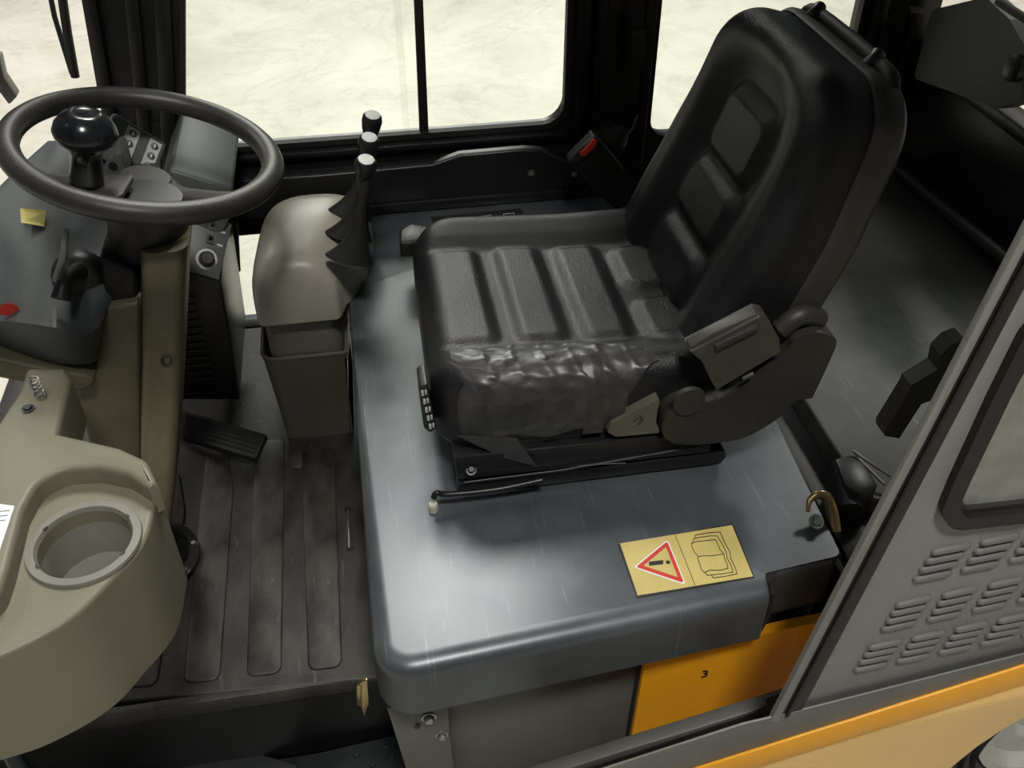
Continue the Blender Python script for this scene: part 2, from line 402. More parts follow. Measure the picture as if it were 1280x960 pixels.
ga = rrect(.604, 1.051, .079, 1.005, .048, 8); gb = rrect(.614, 1.041, .090, .995, .040, 8)
ring('gasket', ga, gb, 'y', 1.846, 1.864, rubber, win2)
win3 = thing('window_3', (-.44, 1.3, .42), None, None, None, 'structure')
box('glass_pane', (-.605, 1.24, .72), (.004, 1.06, .58), glass, win3, 0)
win4 = thing('window_4', (-.18, 1.87, -.3), None, None, None, 'structure')
box('glass_pane', (-.18, 1.87, -.17), (.31, .004, .27), glass, win4, 0)
tube('rubber_edge', [(-0.2698, 1.8, 0), (-0.2767, 1.8, -0.0467), (-0.2866, 1.8, -0.1205)], .008, rubber, win4)

# overhead guard: solid edge frame with cross bars
cl = thing('ceiling', (.35, 1.25, 1.08), None, None, None, 'structure')
for nm, c_, s_ in (('edge_beam', (.35, .66, 1.10), (1.75, .07, .07)), ('edge_beam', (.35, 1.86, 1.10), (1.75, .07, .07)), ('edge_beam', (-.50, 1.26, 1.10), (.08, 1.14, .07)), ('edge_beam', (1.18, 1.26, 1.10), (.10, 1.14, .07))):
    box(nm, c_, s_, black, cl, .01)
for k in range(7): box('cross_bar', (-.32 + k * .225, 1.26, 1.10), (.05, 1.14, .05), black, cl, .008)
box('roof_sheet', (.80, 1.26, 1.145), (.84, 1.26, .01), black, cl, .002)
# rear wall of the cab
wb = thing('wall_rear', (1.2, 1.4, -.05), None, None, None, 'structure')
box('panel', (1.195, 1.30, .10), (.03, 1.06, .30), black, wb, .004)
box('top_rail', (1.19, 1.30, .245), (.05, 1.06, .03), black, wb, .006)
box('kick_strip', (1.172, 1.30, .018), (.02, 1.06, .035), black, wb, .004)
tube('cross_bar', [(1.122, 1.69, 0.045), (1.153, 1.35, 0.045), (1.165, 1.246, 0.045)], .013, darkst, wb, 14)
for p in ((1.178, 1.523, 0.1817), (1.178, 1.536, 0.103)):
    bolt('rivet', p, (-1, 0, 0), .0022, bronze, wb, .003)
bolt('bolt', (1.165, 1.764, -0.0003), (-1, 0, .3), .005, steel, wb)
bolt('bolt', (1.178, 1.468, 0.0413), (-1, 0, .3), .004, darkst, wb)

rb = thing('rear_box', (1.12, 1.527, 0.2487), 'dark grey rounded control box mounted high behind the rear pillar', 'equipment box')
slab('housing', rounded([(1.745, 0.3385), (1.741, 0.3646), (1.592, 0.4358), (1.509, 0.4244), (1.445, 0.3978), (1.412, 0.3184), (1.461, 0.2827), (1.742, 0.2263)], .012), 1.165, 1.13, -.008, blackp, rb, 4, 'x')
rb.children[0].data.materials[0] = mat('matt_grey_box_plastic', (.045, .046, .044), .55, bump=.3, bscale=400)
lathe('dial', [(0, 0), (.022, 0), (.022, .012), (.016, .016), (0, .016)], (1.128, 1.445, 0.3621), (-1, 0, .15), blackp, rb)
tube('clip_rail', [(1.1, 1.512, 0.4548), (1.1, 1.421, 0.4533)], .007, rubber, rb)

# ============================================================ HOOD
hood = thing('engine_hood', (.3, 1.2, -.06), 'blue-grey steel engine hood under the driver seat', 'engine hood')
hp = rounded([(-.052, .672), (.462, .710), (.466, .745), (.578, .757), (.588, .95), (.600, 1.12), (.600, 1.790), (-.052, 1.790), (-.052, 1.50), (-.052, 1.385)], [.050, .006, .003, .012, .05, .05, .01, .02, .05, .05], 8)
def rolldir(p, n):
    """direction and amount by which the edge of the pressing rolls over"""
    v = Vector(n) - Vector(p)
    if p[0] > .40 and p[1] < .735: return Vector((0, 1))
    if p[0] > .40: return v * (.02)
    if p[1] > 1.30: return v * (.12 if p[1] > 1.6 else max(.12, 1 - (p[1] - 1.30) / .09))
    return v
bm = bmesh.new(); secs = []
for d, z in [(.004, -.097), (.0, -.094), (.0, -.040), (.0, -.022)] + [(.026 * (1 - math.cos(a)) ** 1.1, -.022 + .022 * math.sin(a)) for a in [math.pi / 2 * k / 10 for k in range(1, 11)]]:
    q = inset(hp, 1.0) ; secs.append([(p[0] + rolldir(p, n).x * d, p[1] + rolldir(p, n).y * d, z) for p, n in zip(hp, q)])
loft(bm, secs); finish('hood_shell', bm, hoodm, hood, 50)
slab('corner_face', rounded([(.470, .741), (.574, .753), (.576, .80), (.470, .80)], .020, 6), -.085, -.0015, .010, hoodm, hood, 4)
slab('inner_flange', rounded([(-.04, .76), (.46, .765), (.60, .80), (.60, 1.7), (0, 1.7), (0, 1.5), (-.03, 1.38)], .02), -.30, -.060, .004, black, hood)
prism('seal_tongue', [(0.4638, -0.0105), (0.4694, -0.0051), (0.4721, -0.0564), (0.4634, -0.0969), (0.4586, -0.0958)], 'y', .716, .735, rubber, hood, .001)
lab = prism('gold_warning_sticker', [(0.2899, 0.8261), (0.4511, 0.8322), (0.4475, 0.7422), (0.2901, 0.7375)], 'z', .0002, .0012, gold, hood, 0)
prism('black_backing', [(0.2863, 0.8252), (0.4532, 0.8348), (0.4491, 0.7406), (0.2881, 0.734)], 'z', .0001, .0007, ink, lab, 0)
tri = [(0.3539, 0.8184), (0.3003, 0.7827), (0.3548, 0.7464)]
def off(poly, k):
    c = Vector((sum(p[0] for p in poly) / len(poly), sum(p[1] for p in poly) / len(poly)))
    return [tuple(c + (Vector(p) - c) * k) for p in poly]
prism('white_triangle', rounded(off(tri, 1.10), .003, 3), 'z', .0011, .0016, paper, lab, 0)
prism('red_triangle', rounded(off(tri, 1.0), .002, 3), 'z', .0015, .0020, redink, lab, 0)
prism('gold_triangle', rounded(off(tri, .72), .001, 2), 'z', .0019, .0024, gold, lab, 0)
prism('exclamation_bar', rounded([(0.3192, 0.7877), (0.3389, 0.7871), (0.3369, 0.7805), (0.3174, 0.7811)], .001, 3), 'z', .0023, .0028, ink, lab, 0)
lathe('exclamation_dot', [(0, 0), (.0030, 0), (.0030, .0005), (0, .0005)], (0.344, 0.7825, 0.0023), (0, 0, 1), ink, lab, 16)
strokes('book_print', [[(0.3857, 0.8095), (0.3927, 0.8115), (0.4101, 0.8108), (0.4197, 0.8105), (0.4201, 0.8015), (0.4198, 0.7926), (0.4224, 0.7846), (0.4207, 0.7771), (0.4212, 0.7683), (0.4196, 0.7601), (0.4081, 0.7586), (0.3952, 0.7613), (0.3867, 0.7585), (0.3841, 0.764), (0.3851, 0.7724), (0.3852, 0.781), (0.3871, 0.7859), (0.3846, 0.7942), (0.384, 0.8031), (0.3857, 0.8095)], [(0.3871, 0.7859), (0.3949, 0.7862), (0.404, 0.7843), (0.4135, 0.7843), (0.4224, 0.7846)], [(0.3867, 0.8093), (0.3902, 0.8168), (0.4001, 0.8179), (0.4145, 0.8182), (0.4238, 0.8166), (0.4261, 0.8005), (0.4267, 0.787), (0.4241, 0.7765), (0.4253, 0.7633), (0.4239, 0.753), (0.4093, 0.7525), (0.3891, 0.7534), (0.3872, 0.758)], [(0.3932, 0.8182), (0.3947, 0.8229), (0.4164, 0.8239), (0.4302, 0.8224), (0.4301, 0.8019), (0.4316, 0.7862), (0.4289, 0.7757), (0.4295, 0.7604), (0.4281, 0.7493), (0.4111, 0.748), (0.3948, 0.7482), (0.3946, 0.7524)]], .0009, .0012, ink, lab)
strokes('divider_line', [[(0.368, 0.8276), (0.368, 0.7402)]], .0006, .0012, ink, lab)
st2 = prism('black_control_sticker', [(0.1274, 1.742), (0.3155, 1.747), (0.3202, 1.726), (0.1351, 1.692)], 'z', .0002, .0012, ink, hood, 0)
for ln in ([(0.1759, 1.718), (0.1973, 1.718), (0.1988, 1.705), (0.1775, 1.705), (0.1759, 1.718)], [(0.2282, 1.726), (0.2519, 1.729)], [(0.2769, 1.728), (0.2992, 1.73), (0.2986, 1.717), (0.2785, 1.717), (0.2769, 1.728)], [(0.1399, 1.705), (0.1531, 1.706)]): strokes('pale_print', [ln], .0016, .0012, silver, st2)

# bracket post at the hood's near left corner
br = thing('hinge_bracket', (0.0058, 0.7, -0.2748), 'grey steel bracket with two bolts under the hood front left corner', 'bracket')
prism('plate', [(-0.0445, -0.1429), (0.0366, -0.1381), (0.0348, -0.2332), (0.0395, -0.3798), (-0.026, -0.3586)], 'y', .720, .730, greyp, br, .001)
bolt('bolt', (0.0088, 0.72, -0.1771), (0, -1, 0), .007, steel, br, .007)
bolt('bolt', (0.0239, 0.72, -0.2259), (0, -1, 0), .006, steel, br, .006)
bm = bmesh.new(); lathe_bm(bm, [(0, 0), (.0045, 0), (.0045, .001), (0, .001)], (-0.0076, 0.7185, -0.1939), (0, -1, 0), 16); finish('bolt_hole', bm, ink, br)
tube('folded_edge', [(-0.0254, 0.715, -0.1363), (-0.0159, 0.712, -0.1475), (0.0037, 0.712, -0.1394), (0.0303, 0.712, -0.139), (0.049, 0.715, -0.1355)], .003, greyp, br, 8, 5)
lc = thing('floor_latch', (-0.0847, 0.8, -0.2476), 'small brass coloured latch tongue at the floor mat corner by the hood', 'latch')
prism('tongue', [(-0.0793, -0.194), (-0.0713, -0.1921), (-0.0745, -0.2503), (-0.0845, -0.2816), (-0.0857, -0.2578)], 'y', .80, .806, bronze, lc, .0005)
prism('spring_leaf', [(-0.088, -0.217), (-0.0809, -0.2148), (-0.0854, -0.2718), (-0.093, -0.2655)], 'y', .81, .814, bronze, lc, .0005)

# number plate panel
yp = thing('battery_side_panel', (0.4076, 0.7, -0.3075), 'orange side panel numbered 3 below the warning sticker', 'panel')
slab('panel', rounded([(0.3071, -0.352), (0.3106, -0.1425), (0.5127, -0.1112), (0.5762, -0.1057), (0.6163, -0.2831), (0.5529, -0.3183)], [.0, .012, .001, .001, .001, .001], 6), .745, .73, -.004, orange, yp, 4, 'y')
prism('dark_edge', [(0.3028, -0.3915), (0.3061, -0.1502), (0.321, -0.1501), (0.5819, -0.1112), (0.6247, -0.3007), (0.5604, -0.3364), (0.3178, -0.3865)], 'y', .738, .748, rubber, yp, .001)
text('number', '3', .024, (0.4033, 0.7295, -0.1922), (R(90), 0, R(0)), ink, yp, .0003)

# ============================================================ OUTER BODY, lower right
ob = thing('body_side', (.75, .6, -.5), 'orange body side with wheel arch below the louvred grey panel', 'body panel')
WX, WZ = .985, -.365
def bodypoly():
    a = [(0.1592, -0.1968), (0.462, -0.1044), (0.7363, -0.022), (0.9484, 0.0373)]
    pts = list(a) + [(1.6, a[-1][1]), (1.6, -.62), (WX + .29, -.62)]
    for k in range(0, 19):
        t = math.pi * k / 18; pts.append((WX + .275 * math.cos(t), WZ + .275 * math.sin(t)))
    pts += [(WX - .275, -.62), (.28, -.62)]
    return pts
prism('side_sheet', bodypoly(), 'y', .578, .583, mat('lit_orange_paint', (.98, .62, .22), .38, nscale=4, var=.05, rvar=.05), ob, .001)  # the body orange, paled in colour for the light this side catches
tl = [(0.1592, -0.1968), (0.462, -0.1044), (0.7363, -0.022), (0.9484, 0.0373)]
bl = [(0.1609, -0.2492), (0.4715, -0.1512), (0.7535, -0.068), (0.971, -0.0068)]
prism('orange_edge_band', list(tl) + list(bl)[::-1], 'y', .570, .577, orange, ob, .002)
tl2 = [(0.1581, -0.1292), (0.3812, -0.0585), (0.4279, -0.0521), (0.7311, 0.0005), (0.9421, 0.0572)]
prism('grey_lip', list(tl2) + [(p[0], p[1] - .001) for p in list(tl)[::-1]], 'y', .573, .577, mat('grey_sill_paint', (.13, .127, .115), .45), ob, .002)
sl = thing('door_sill', (0.3345, 0.62, -0.2106), 'grey grooved door sill strip running up under the orange numbered panel', 'door sill')
prism('upper_strip', [(0.1221, -0.2433), (0.273, -0.1976), (0.351, -0.176), (0.4585, -0.1453), (0.5014, -0.1339), (0.5055, -0.154), (0.4282, -0.1798), (0.2116, -0.2521)], 'y', .640, .66, greyp, sl, .003)
prism('groove', [(0.1754, -0.2395), (0.421, -0.1576), (0.4969, -0.1323), (0.5052, -0.1731), (0.425, -0.1824), (0.1765, -0.2746)], 'y', .638, .652, rubber, sl, .001)
prism('lower_strip', [(0.2273, -0.2388), (0.3452, -0.194), (0.4769, -0.1468), (0.4821, -0.1737), (0.3521, -0.2503), (0.3198, -0.2683)], 'y', .612, .63, greyp, sl, .003)
wh = thing('forklift_wheel', (WX, .72, WZ - .25), 'rear wheel with dark tyre and pale rim at lower right corner', 'wheel')
lathe('tyre', [(.135, -.055), (.15, -.075), (.19, -.085), (.222, -.078), (.238, -.055), (.242, 0), (.238, .055), (.222, .078), (.15, .075), (.135, .055)], (WX, .72, WZ), (0, -1, 0), tyrem, wh, 64)
for q in (.155, .175, .195, .212):
    bm = bmesh.new(); lathe_bm(bm, [(q - .003, .07), (q, .088), (q + .003, .07)], (WX, .72, WZ), (0, -1, 0), 64); finish('sidewall_ridge', bm, tyrem, wh)
lathe('rim', [(0, .03), (.06, .03), (.07, .045), (.11, .045), (.125, .065), (.138, .068), (.138, -.05)], (WX, .72, WZ), (0, -1, 0), rimm, wh, 64)

# grey side panel
sp = thing('side_panel', (0.6129, 0.58, -0.0518), 'grey side panel with louvres and a corner window at lower right', 'side panel')
ol = [(0.4474, -0.0892), (0.5325, 0.6419), (0.5447, 0.7413)]
PANZ = ol[-1][1]
winpoly = [(0.536, 0.2911), (0.536, 0.3319), (0.54, 0.4377), (0.5469, 0.5356), (0.6489, 0.5151), (0.8015, 0.3031), (0.6476, 0.2577), (0.5549, 0.2615)]
outer = [ol[0], [(0.7507, -0.0148)][0], [(1.014, 0.054)][0], (1.25, PANZ), ol[-1]]
pan = prism('sheet', outer, 'y', .582, .588, sideg, sp, .002)
wp = rounded(winpoly, [.03, .0, .0, .03, .05, .05, .0, .03], 8)
ct = prism('cutter', wp, 'y', .5, .7, sideg, None, 0)
cut(pan, ct)
wi = inset(wp, .014)
ring('window_seal', inset(wp, -.004), wi, 'y', .572, .594, rubber, sp)
ring('inner_seal', inset(wp, .012), inset(wp, .020), 'y', .579, .590, shellm, sp)
prism('glass_pane', inset(wp, .018), 'y', .585, .588, filmed, sp, 0)
prism('edge_strip', [(0.4163, -0.0613), (0.5054, 0.643), (0.526, 0.8052), (0.5332, 0.8048), (0.5136, 0.6422), (0.4271, -0.0643)], 'y', .572, .580, sideg, sp, .001)
prism('black_seal', [(0.4278, -0.0681), (0.5136, 0.6422), (0.5332, 0.8048), (0.5531, 0.8038), (0.5329, 0.6377), (0.4519, -0.0803)], 'y', .574, .582, rubber, sp, .001)
tube('seal_bead', [(0.4353, 0.571, -0.0512), (0.5196, 0.571, 0.6425)], .0025, rubber, sp, 8)
# louvres: three rows of four-slat groups, every slat a part
base = None
rows = [((1141, 726), 5, 3), ((1101, 788), 6, 4), ((1067, 839), 7, 5)]
LV = {'a': [(0.5391, 0.1723), (0.542, 0.1878), (0.5443, 0.2018), (0.5475, 0.2155)], 'b': [(0.5245, 0.087), (0.5264, 0.1014), (0.5284, 0.1156), (0.5303, 0.1296)], 'c': [(0.5101, 0.0103), (0.5123, 0.026), (0.5149, 0.0398), (0.5174, 0.0534)]}
STEP = {'a': [(0.5391, 0.1723), (0.5936, 0.1771)], 'b': [(0.5245, 0.087), (0.5786, 0.0925)], 'c': [(0.5101, 0.0103), (0.5626, 0.0151)]}
LEN = {'a': [(0.5391, 0.1723), (0.5835, 0.1765)], 'b': [(0.5245, 0.087), (0.5669, 0.0921)], 'c': [(0.5101, 0.0103), (0.5527, 0.0143)]}
for kx, ngr in (('a', 5), ('b', 6), ('c', 7)):
    d = Vector(LEN[kx][1]) - Vector(LEN[kx][0]); stp = Vector(STEP[kx][1]) - Vector(STEP[kx][0])
    for g in range(ngr):
        for p in LV[kx]:
            p0 = Vector(p) + stp * g
            if base is None:
                bm = bmesh.new(); L0 = d.length; secs = []
                for s, rr in ((0, .25), (.04, .8), (.12, 1), (.88, 1), (.96, .8), (1, .25)):
                    secs.append([(s * L0, -.0055 * rr * math.sin(a) if True else 0, .0047 * rr * math.cos(a)) for a in [math.pi * 2 * k / 10 for k in range(10)]])
                loft(bm, secs)
                me = bpy.data.meshes.new('louvre'); bmesh.ops.recalc_face_normals(bm, faces=bm.faces); bm.to_mesh(me); bm.free()
                for q in me.polygons: q.use_smooth = True
                me.materials.append(louv); base = me; bl0 = L0
            o = bpy.data.objects.new('louvre', base); C.objects.link(o)
            o.location = (p0.x, .582, p0.y); o.rotation_euler = (0, -math.atan2(d.y, d.x), 0); o.scale = (d.length / bl0, 1, 1)
            o.parent = sp; o.matrix_parent_inverse = PINV(sp)
# inner door lever
slab('door_lever', [(0.5077, 0.3174), (0.5055, 0.3256), (0.5183, 0.3782), (0.5182, 0.3845), (0.5413, 0.4019), (0.5391, 0.4203), (0.5469, 0.4331), (0.5589, 0.4374), (0.5611, 0.3826), (0.5485, 0.361), (0.5373, 0.3573), (0.5256, 0.3112)], .68, .66, -.005, rubber, sp, 3, 'y')

# latch mechanism at the hood's right edge
lt = thing('hood_latch', (.66, .84, -.03), 'dark steel hood latch with bronze hook beside the hood right corner', 'latch')
prism('bracket_block', [(0.6288, 0.9055), (0.6529, 0.9098), (0.6668, 0.9023), (0.6661, 0.8453), (0.632, 0.8339), (0.6196, 0.8533)], 'z', -.03, .03, darkst, lt, .004)
tube('pivot_drum', [(0.6395, 0.9025, 0.01), (0.6226, 0.8286, 0)], .020, darkst, lt, 20)
tube('hook', [(0.5537, 0.8217, 0.02), (0.5586, 0.8326, 0.03), (0.5715, 0.8379, 0.035), (0.585, 0.8342, 0.03), (0.5922, 0.8244, 0.01), (0.5934, 0.8065, -0.01)], [.003, .004, .006, .008, .009, .009], bronze, lt, 10, 5)
bolt('bolt', (0.5619, 0.8097, 0.012), (0, -.6, .8), .007, chrome, lt, .006)
tube('wire_arm', [(0.7021, 0.8587, 0.02), (0.676, 0.8857, 0.03), (0.6578, 0.9121, 0.035), (0.6627, 0.8963, 0.03), (0.6819, 0.8525, 0.02)], .0022, steel, lt, 8)
bolt('bolt', (0.6409, 0.85, 0.02), (0, -.5, .8), .004, steel, lt, .004)
prism('back_plate', [(0.6605, 0.9057), (0.7268, 0.9114), (0.7118, 0.832), (0.5945, 0.7627), (0.5974, 0.8208)], 'z', -.05, -.02, black, lt, .003)
box('lower_shroud', (.66, .74, -.14), (.16, .10, .22), black, lt, .006)

# ============================================================ FLOOR MAT
fm = thing('floor_mat', (-.3, 1.2, -.31), 'dusty black ribbed rubber floor mat in the footwell', 'floor mat')
mo = slab('mat_sheet', rounded([(-0.6006, 0.9089), (-0.0566, 0.8745)] + [(-.048, 1.30), (-.048, 1.45), (-.048, 1.50), (-.048, 1.84), (-.78, 1.84), (-.78, 1.0)], [.005] * 8, 3), -.312, -.300, .005, matm, fm, 3)
ribs = [[(-0.1674, 0.9051), (-0.1144, 0.9033), (-0.1127, 1.404), (-0.1776, 1.415)], [(-0.2614, 0.9096), (-0.2078, 0.9077), (-0.2088, 1.449), (-0.2678, 1.449)], [(-0.3568, 0.9145), (-0.3014, 0.9107), (-0.3017, 1.327), (-0.3196, 1.44), (-0.3589, 1.435), (-0.3604, 1.293)], [(-0.4515, 0.9222), (-0.3964, 0.917), (-0.3848, 1.279), (-0.4045, 1.387), (-0.4546, 1.374)],
        [(-0.1122, 1.315), (-0.0808, 1.314), (-0.0834, 1.399), (-0.1096, 1.404)]]
for q in ribs[:4]: slab('rib', rounded(q, .014, 6), -.302, -.2965, .003, matr, fm, 3)
slab('rib', rounded([(-0.1988, 1.363), (-0.1656, 1.361), (-0.1681, 1.451), (-0.2025, 1.452)], .010, 6), -.302, -.297, .003, matr, fm, 3)
fh = lathe('handle_hole', [(0, 0), (.007, 0), (.007, .0006), (0, .0006)], (-0.093, 1.237, -0.2996), (0, 0, 1), ink, fm, 20)
lathe('handle_hole', [(0, 0), (.0075, 0), (.0075, .0006), (0, .0006)], (-0.0937, 1.145, -0.2996), (0, 0, 1), ink, fm, 20)
tube('lift_pin', [(-0.0928, 1.233, -0.297), (-0.0927, 1.185, -0.292), (-0.0935, 1.144, -0.297)], .0026, steel, fm, 8, 4)
box('front_lip', (-.30, .886, -.318), (.5, .016, .034), matm, fm, .005)
# pedal
pd = thing('accelerator_pedal', (-0.3108, 1.44, -0.3), 'black ribbed accelerator pedal beside the steering column', 'pedal')
pq = [Vector((-0.3881, 1.454, -0.2)), Vector((-0.2344, 1.412, -0.25)), Vector((-0.2574, 1.37, -0.27)), Vector((-0.3845, 1.398, -0.22))]
bm = bmesh.new(); loft(bm, [[tuple(p) for p in pq], [tuple(p - Vector((0, 0, .012))) for p in pq]]); bev(bm, .002); finish('pad', bm, rubber, pd)
for k in range(1, 6):
    t = k / 6; a = pq[0].lerp(pq[3], t); b = pq[1].lerp(pq[2], t)
    tube('tread_rib', [a.lerp(b, .05) + Vector((0, 0, .001)), a.lerp(b, .96) + Vector((0, 0, .001))], .0022, darkst, pd, 6)
tube('arm', [pq[0].lerp(pq[2], .4) - Vector((0, 0, .01)), (-.44, 1.52, -.23), (-.46, 1.6, -.30)], .009, black, pd, 8)

# entry step
es = thing('entry_step', (-.35, .90, -.52), 'dark blue-black steel entry step plate at bottom left', 'step')
prism('tread_plate', [(-0.5543, 1.013), (-0.252, 0.8794), (-0.1489, 0.8239), (-0.3458, 0.7468), (-0.588, 0.7882)], 'z', -.505, -.485, darkst, es, .003)
prism('side_web', [(-0.5525, 1.009), (-0.5444, 1.008), (-0.5667, 0.7823), (-0.5787, 0.7844)], 'z', -.52, -.47, darkst, es, .002)
prism('corner_plate', [(-0.2127, 0.8614), (-0.0396, 0.875), (-0.0237, 0.7584), (-0.1975, 0.7881)], 'z', -.51, -.468, darkst, es, .003)
for p in ((-0.1121, 0.846, -0.468), (-0.0874, 0.8249, -0.468), (-0.0649, 0.8521, -0.468), (-0.0559, 0.8307, -0.468)):
    bolt('bolt', p, (0, 0, 1), .004, darkst, es, .004)
tube('door_frame_edge', [(-0.6279, 0.8988, -0.3), (-0.602, 0.8482, -0.36), (-0.5986, 0.831, -0.42)], .012, darkst, es, 10)

# ============================================================ FRONT CONSOLE (cream) with cup holder
fc = thing('front_console', (-.42, .85, -.02), 'cream plastic front console with a round cup holder at lower left', 'console')
low = [tuple(p) for p in smoothpath([(a, b, 0) for a, b in [(-0.4743, 0.6513), (-0.4231, 0.6637), (-0.3633, 0.6969), (-0.3259, 0.7448), (-0.2953, 0.7984), (-0.2888, 0.8789)]], 8)] + [(-0.2993, 0.9142), (-0.3423, 0.9476), (-0.4206, 0.9789), (-0.5874, 1.007)]
low = [(p[0], p[1]) for p in low]
lowo = slab('tray', low, -.02, .15, .006, cream, fc, 4, ang=50)
cc = Vector((-0.3622, 0.8062, 0.15)); CR = .0535
cyl = lathe('cutter', [(0, -.078), (CR - .004, -.078), (CR, .05), (0, .05)], cc, (0, 0, 1), cream, None, 64)
cut(lowo, cyl)
high = [(-0.473, 0.6762), (-0.429, 0.7219), (-0.4278, 0.7611), (-0.4307, 0.8478), (-0.4229, 0.8897), (-0.397, 0.9085), (-0.3572, 0.9045), (-0.3192, 0.8869), (-0.2919, 0.8606), (-0.2825, 0.867), (-0.2983, 0.9085), (-0.3355, 0.9379), (-0.4139, 0.9766), (-0.4941, 1.013), (-0.5407, 0.8666)]
slab('raised_top', rounded(high, [0, .03, .03, .03, .03, .03, .03, .03, .0, .0, .03, .03, .012, .01, 0], 4), .13, .178, .008, cream, fc, 5, ang=60)
slab('console_arm', rounded([(-0.5059, 0.9412), (-0.4941, 1.013), (-0.4817, 1.076), (-0.4835, 1.124), (-0.4315, 1.115), (-0.4188, 1.091), (-0.4149, 0.9663), (-0.4161, 0.9118)], [0, .02, .02, .008, .006, .006, .03, .0], 4), .10, .1775, .008, cream, fc, 4, ang=60)
cup = lathe('cup_wall', [(CR + .011, .001), (CR + .010, .005), (CR + .001, .0055), (CR - .001, .002), (CR - .005, -.070), (0, -.070)], cc, (0, 0, 1), mat('grey_cup_plastic', (.20, .195, .165), .45, var=.12), fc, 72)
for a in (35, 150, 215, 330):
    p = cc + Vector((math.cos(R(a)) * (CR + .001), math.sin(R(a)) * (CR + .001), .0055)); box('slot', p, (.006, .003, .001), ink, cup, 0, rot=(0, 0, R(a + 90)))
# arm toward the windscreen with a screw
bolt('screw', (-0.4611, 1.03, 0.179), (0, 0, 1), .0055, darkst, fc, .003)
lr = (-0.4483, 1.083, 0.2); sprp = [Vector((-0.4452, 1.041, 0.19)) + Vector((.006 * math.cos(k * .9), .006 * math.sin(k * .9), .0009 * k)) for k in range(34)]
tube('coil_spring', sprp, .0014, steel, fc, 6)
prism('paper_label', [(-0.5148, 0.8782), (-0.4399, 0.8525), (-0.4414, 0.7662), (-0.4892, 0.7789)], 'z', .178, .1792, paper, fc, 0)
for ln in ([(-0.4613, 0.846), (-0.4437, 0.8456)], [(-0.4595, 0.8382), (-0.4447, 0.8382)], [(-0.4578, 0.8305), (-0.4457, 0.8309)]): strokes('label_print', [ln], .0008, .1790, ink, fc)

# ============================================================ STEERING COLUMN
co = thing('steering_column', (-.40, 1.15, -.3), 'cream plastic steering column shroud with black base boot', 'steering column')
prism('side_cover', [(-0.3853, 0.211), (-0.3318, 0.2144), (-0.4229, -0.1671), (-0.4842, -0.1187), (-0.4729, -0.0489), (-0.466, 0.0583), (-0.4522, 0.0954), (-0.4248, 0.1039)], 'y', 1.20, 1.235, creamd, co, .008, 3)
secs = []
def rsec(y, dep, x0, x1, z, r=.02):
    q = rounded([(x0, y), (x1, y), (x1, y + dep), (x0, y + dep)], r, 4); return [(a, b, z) for a, b in q]
for l, r2, y in (([(-0.3124, 0.3016)], [(-0.2483, 0.3)], 1.185), ([(-0.3181, 0.2706)], [(-0.2568, 0.2677)], 1.18), ([(-0.3201, 0.2537)], [(-0.2616, 0.247)], 1.172),
                 ([(-0.3463, 0.1428)], [(-0.2891, 0.1278)], 1.16), ([(-0.3753, 0.0166)], [(-0.3188, 0.0078)], 1.14), ([(-0.3881, -0.0522)], [(-0.3367, -0.07)], 1.10), ([(-0.4188, -0.19)], [(-0.3804, -0.2276)], 1.08)):
    zz = (l[0][1] + r2[0][1]) / 2; secs.append(rsec(y, .12, l[0][0], r2[0][0], zz))
bm = bmesh.new(); loft(bm, secs[::-1]); finish('front_cover', bm, creamd, co, 50)
for p in ((-0.309, 1.157, 0.1387), (-0.3403, 1.14, 0.0062)):
    bm = bmesh.new(); lathe_bm(bm, [(0, -.004), (.006, -.004), (.008, .0006), (.0085, 0)], p, (.25, -1, .1), 20); finish('screw_hole', bm, mat('dark_brown_recess', (.05, .045, .03), .6) if 'dark_brown_recess' not in MATS else MATS['dark_brown_recess'], co)
# fold line between the covers
tube('joint', [(-0.3234, 1.165, 0.2455), (-0.3459, 1.155, 0.1467), (-0.3753, 1.14, 0.0166), (-0.39, 1.12, -0.0547)], .0015, MATS['dark_brown_recess'], co, 6)
fb = lathe('base_boot', [(0, 0), (.085, 0), (.085, .012), (.07, .018), (.05, .06), (.04, .09), (0, .09)], (-.435, 1.17, -.30), (0, 0, 1), rubber, co)
for a in (-75, -30, 15): bolt('bolt', (-.435 + .076 * math.cos(R(a)), 1.17 + .076 * math.sin(R(a)), -.288), (0, 0, 1), .005, steel, co)
nk = lathe('neck_collar', [(0, -.02), (.040, -.02), (.0535, .0), (.0535, .055), (.045, .072), (0, .075)], (-0.31, 1.25, 0.2852), (.22, .04, 1), blackp, co, 48)

# ============================================================ STEERING WHEEL
cW = Vector((-.2995, 1.326, .385)); tN = R(13.7); Nn = Vector((math.sin(tN), 0, math.cos(tN))); Uu = Vector((math.cos(tN), 0, -math.sin(tN))); Vv = Vector((0, 1, 0))
def W(a, b, n=0.): return cW + Uu * a + Vv * b + Nn * n
sw = thing('steering_wheel', W(0, 0, -.06), 'dark steering wheel with a spinner knob at left of the cab', 'steering wheel')
bm = bmesh.new(); NR = 96; NT = 20; rings_ = []
for i in range(NR):
    a = 2 * math.pi * i / NR; rad = Uu * math.cos(a) + Vv * math.sin(a); rg = []
    for k in range(NT):
        t = 2 * math.pi * k / NT; r = .0163 + .0006 * math.cos(2 * t) - .0012 * math.exp(-((t - math.pi) / .25) ** 2)
        rg.append(bm.verts.new(cW + rad * (.175 + r * math.cos(t)) + Nn * r * math.sin(t)))
    rings_.append(rg)
for i in range(NR):
    A, B = rings_[i], rings_[(i + 1) % NR]
    for k in range(NT): bm.faces.new((A[k], A[(k + 1) % NT], B[(k + 1) % NT], B[k]))
finish('rim', bm, wheelm, sw, 60)
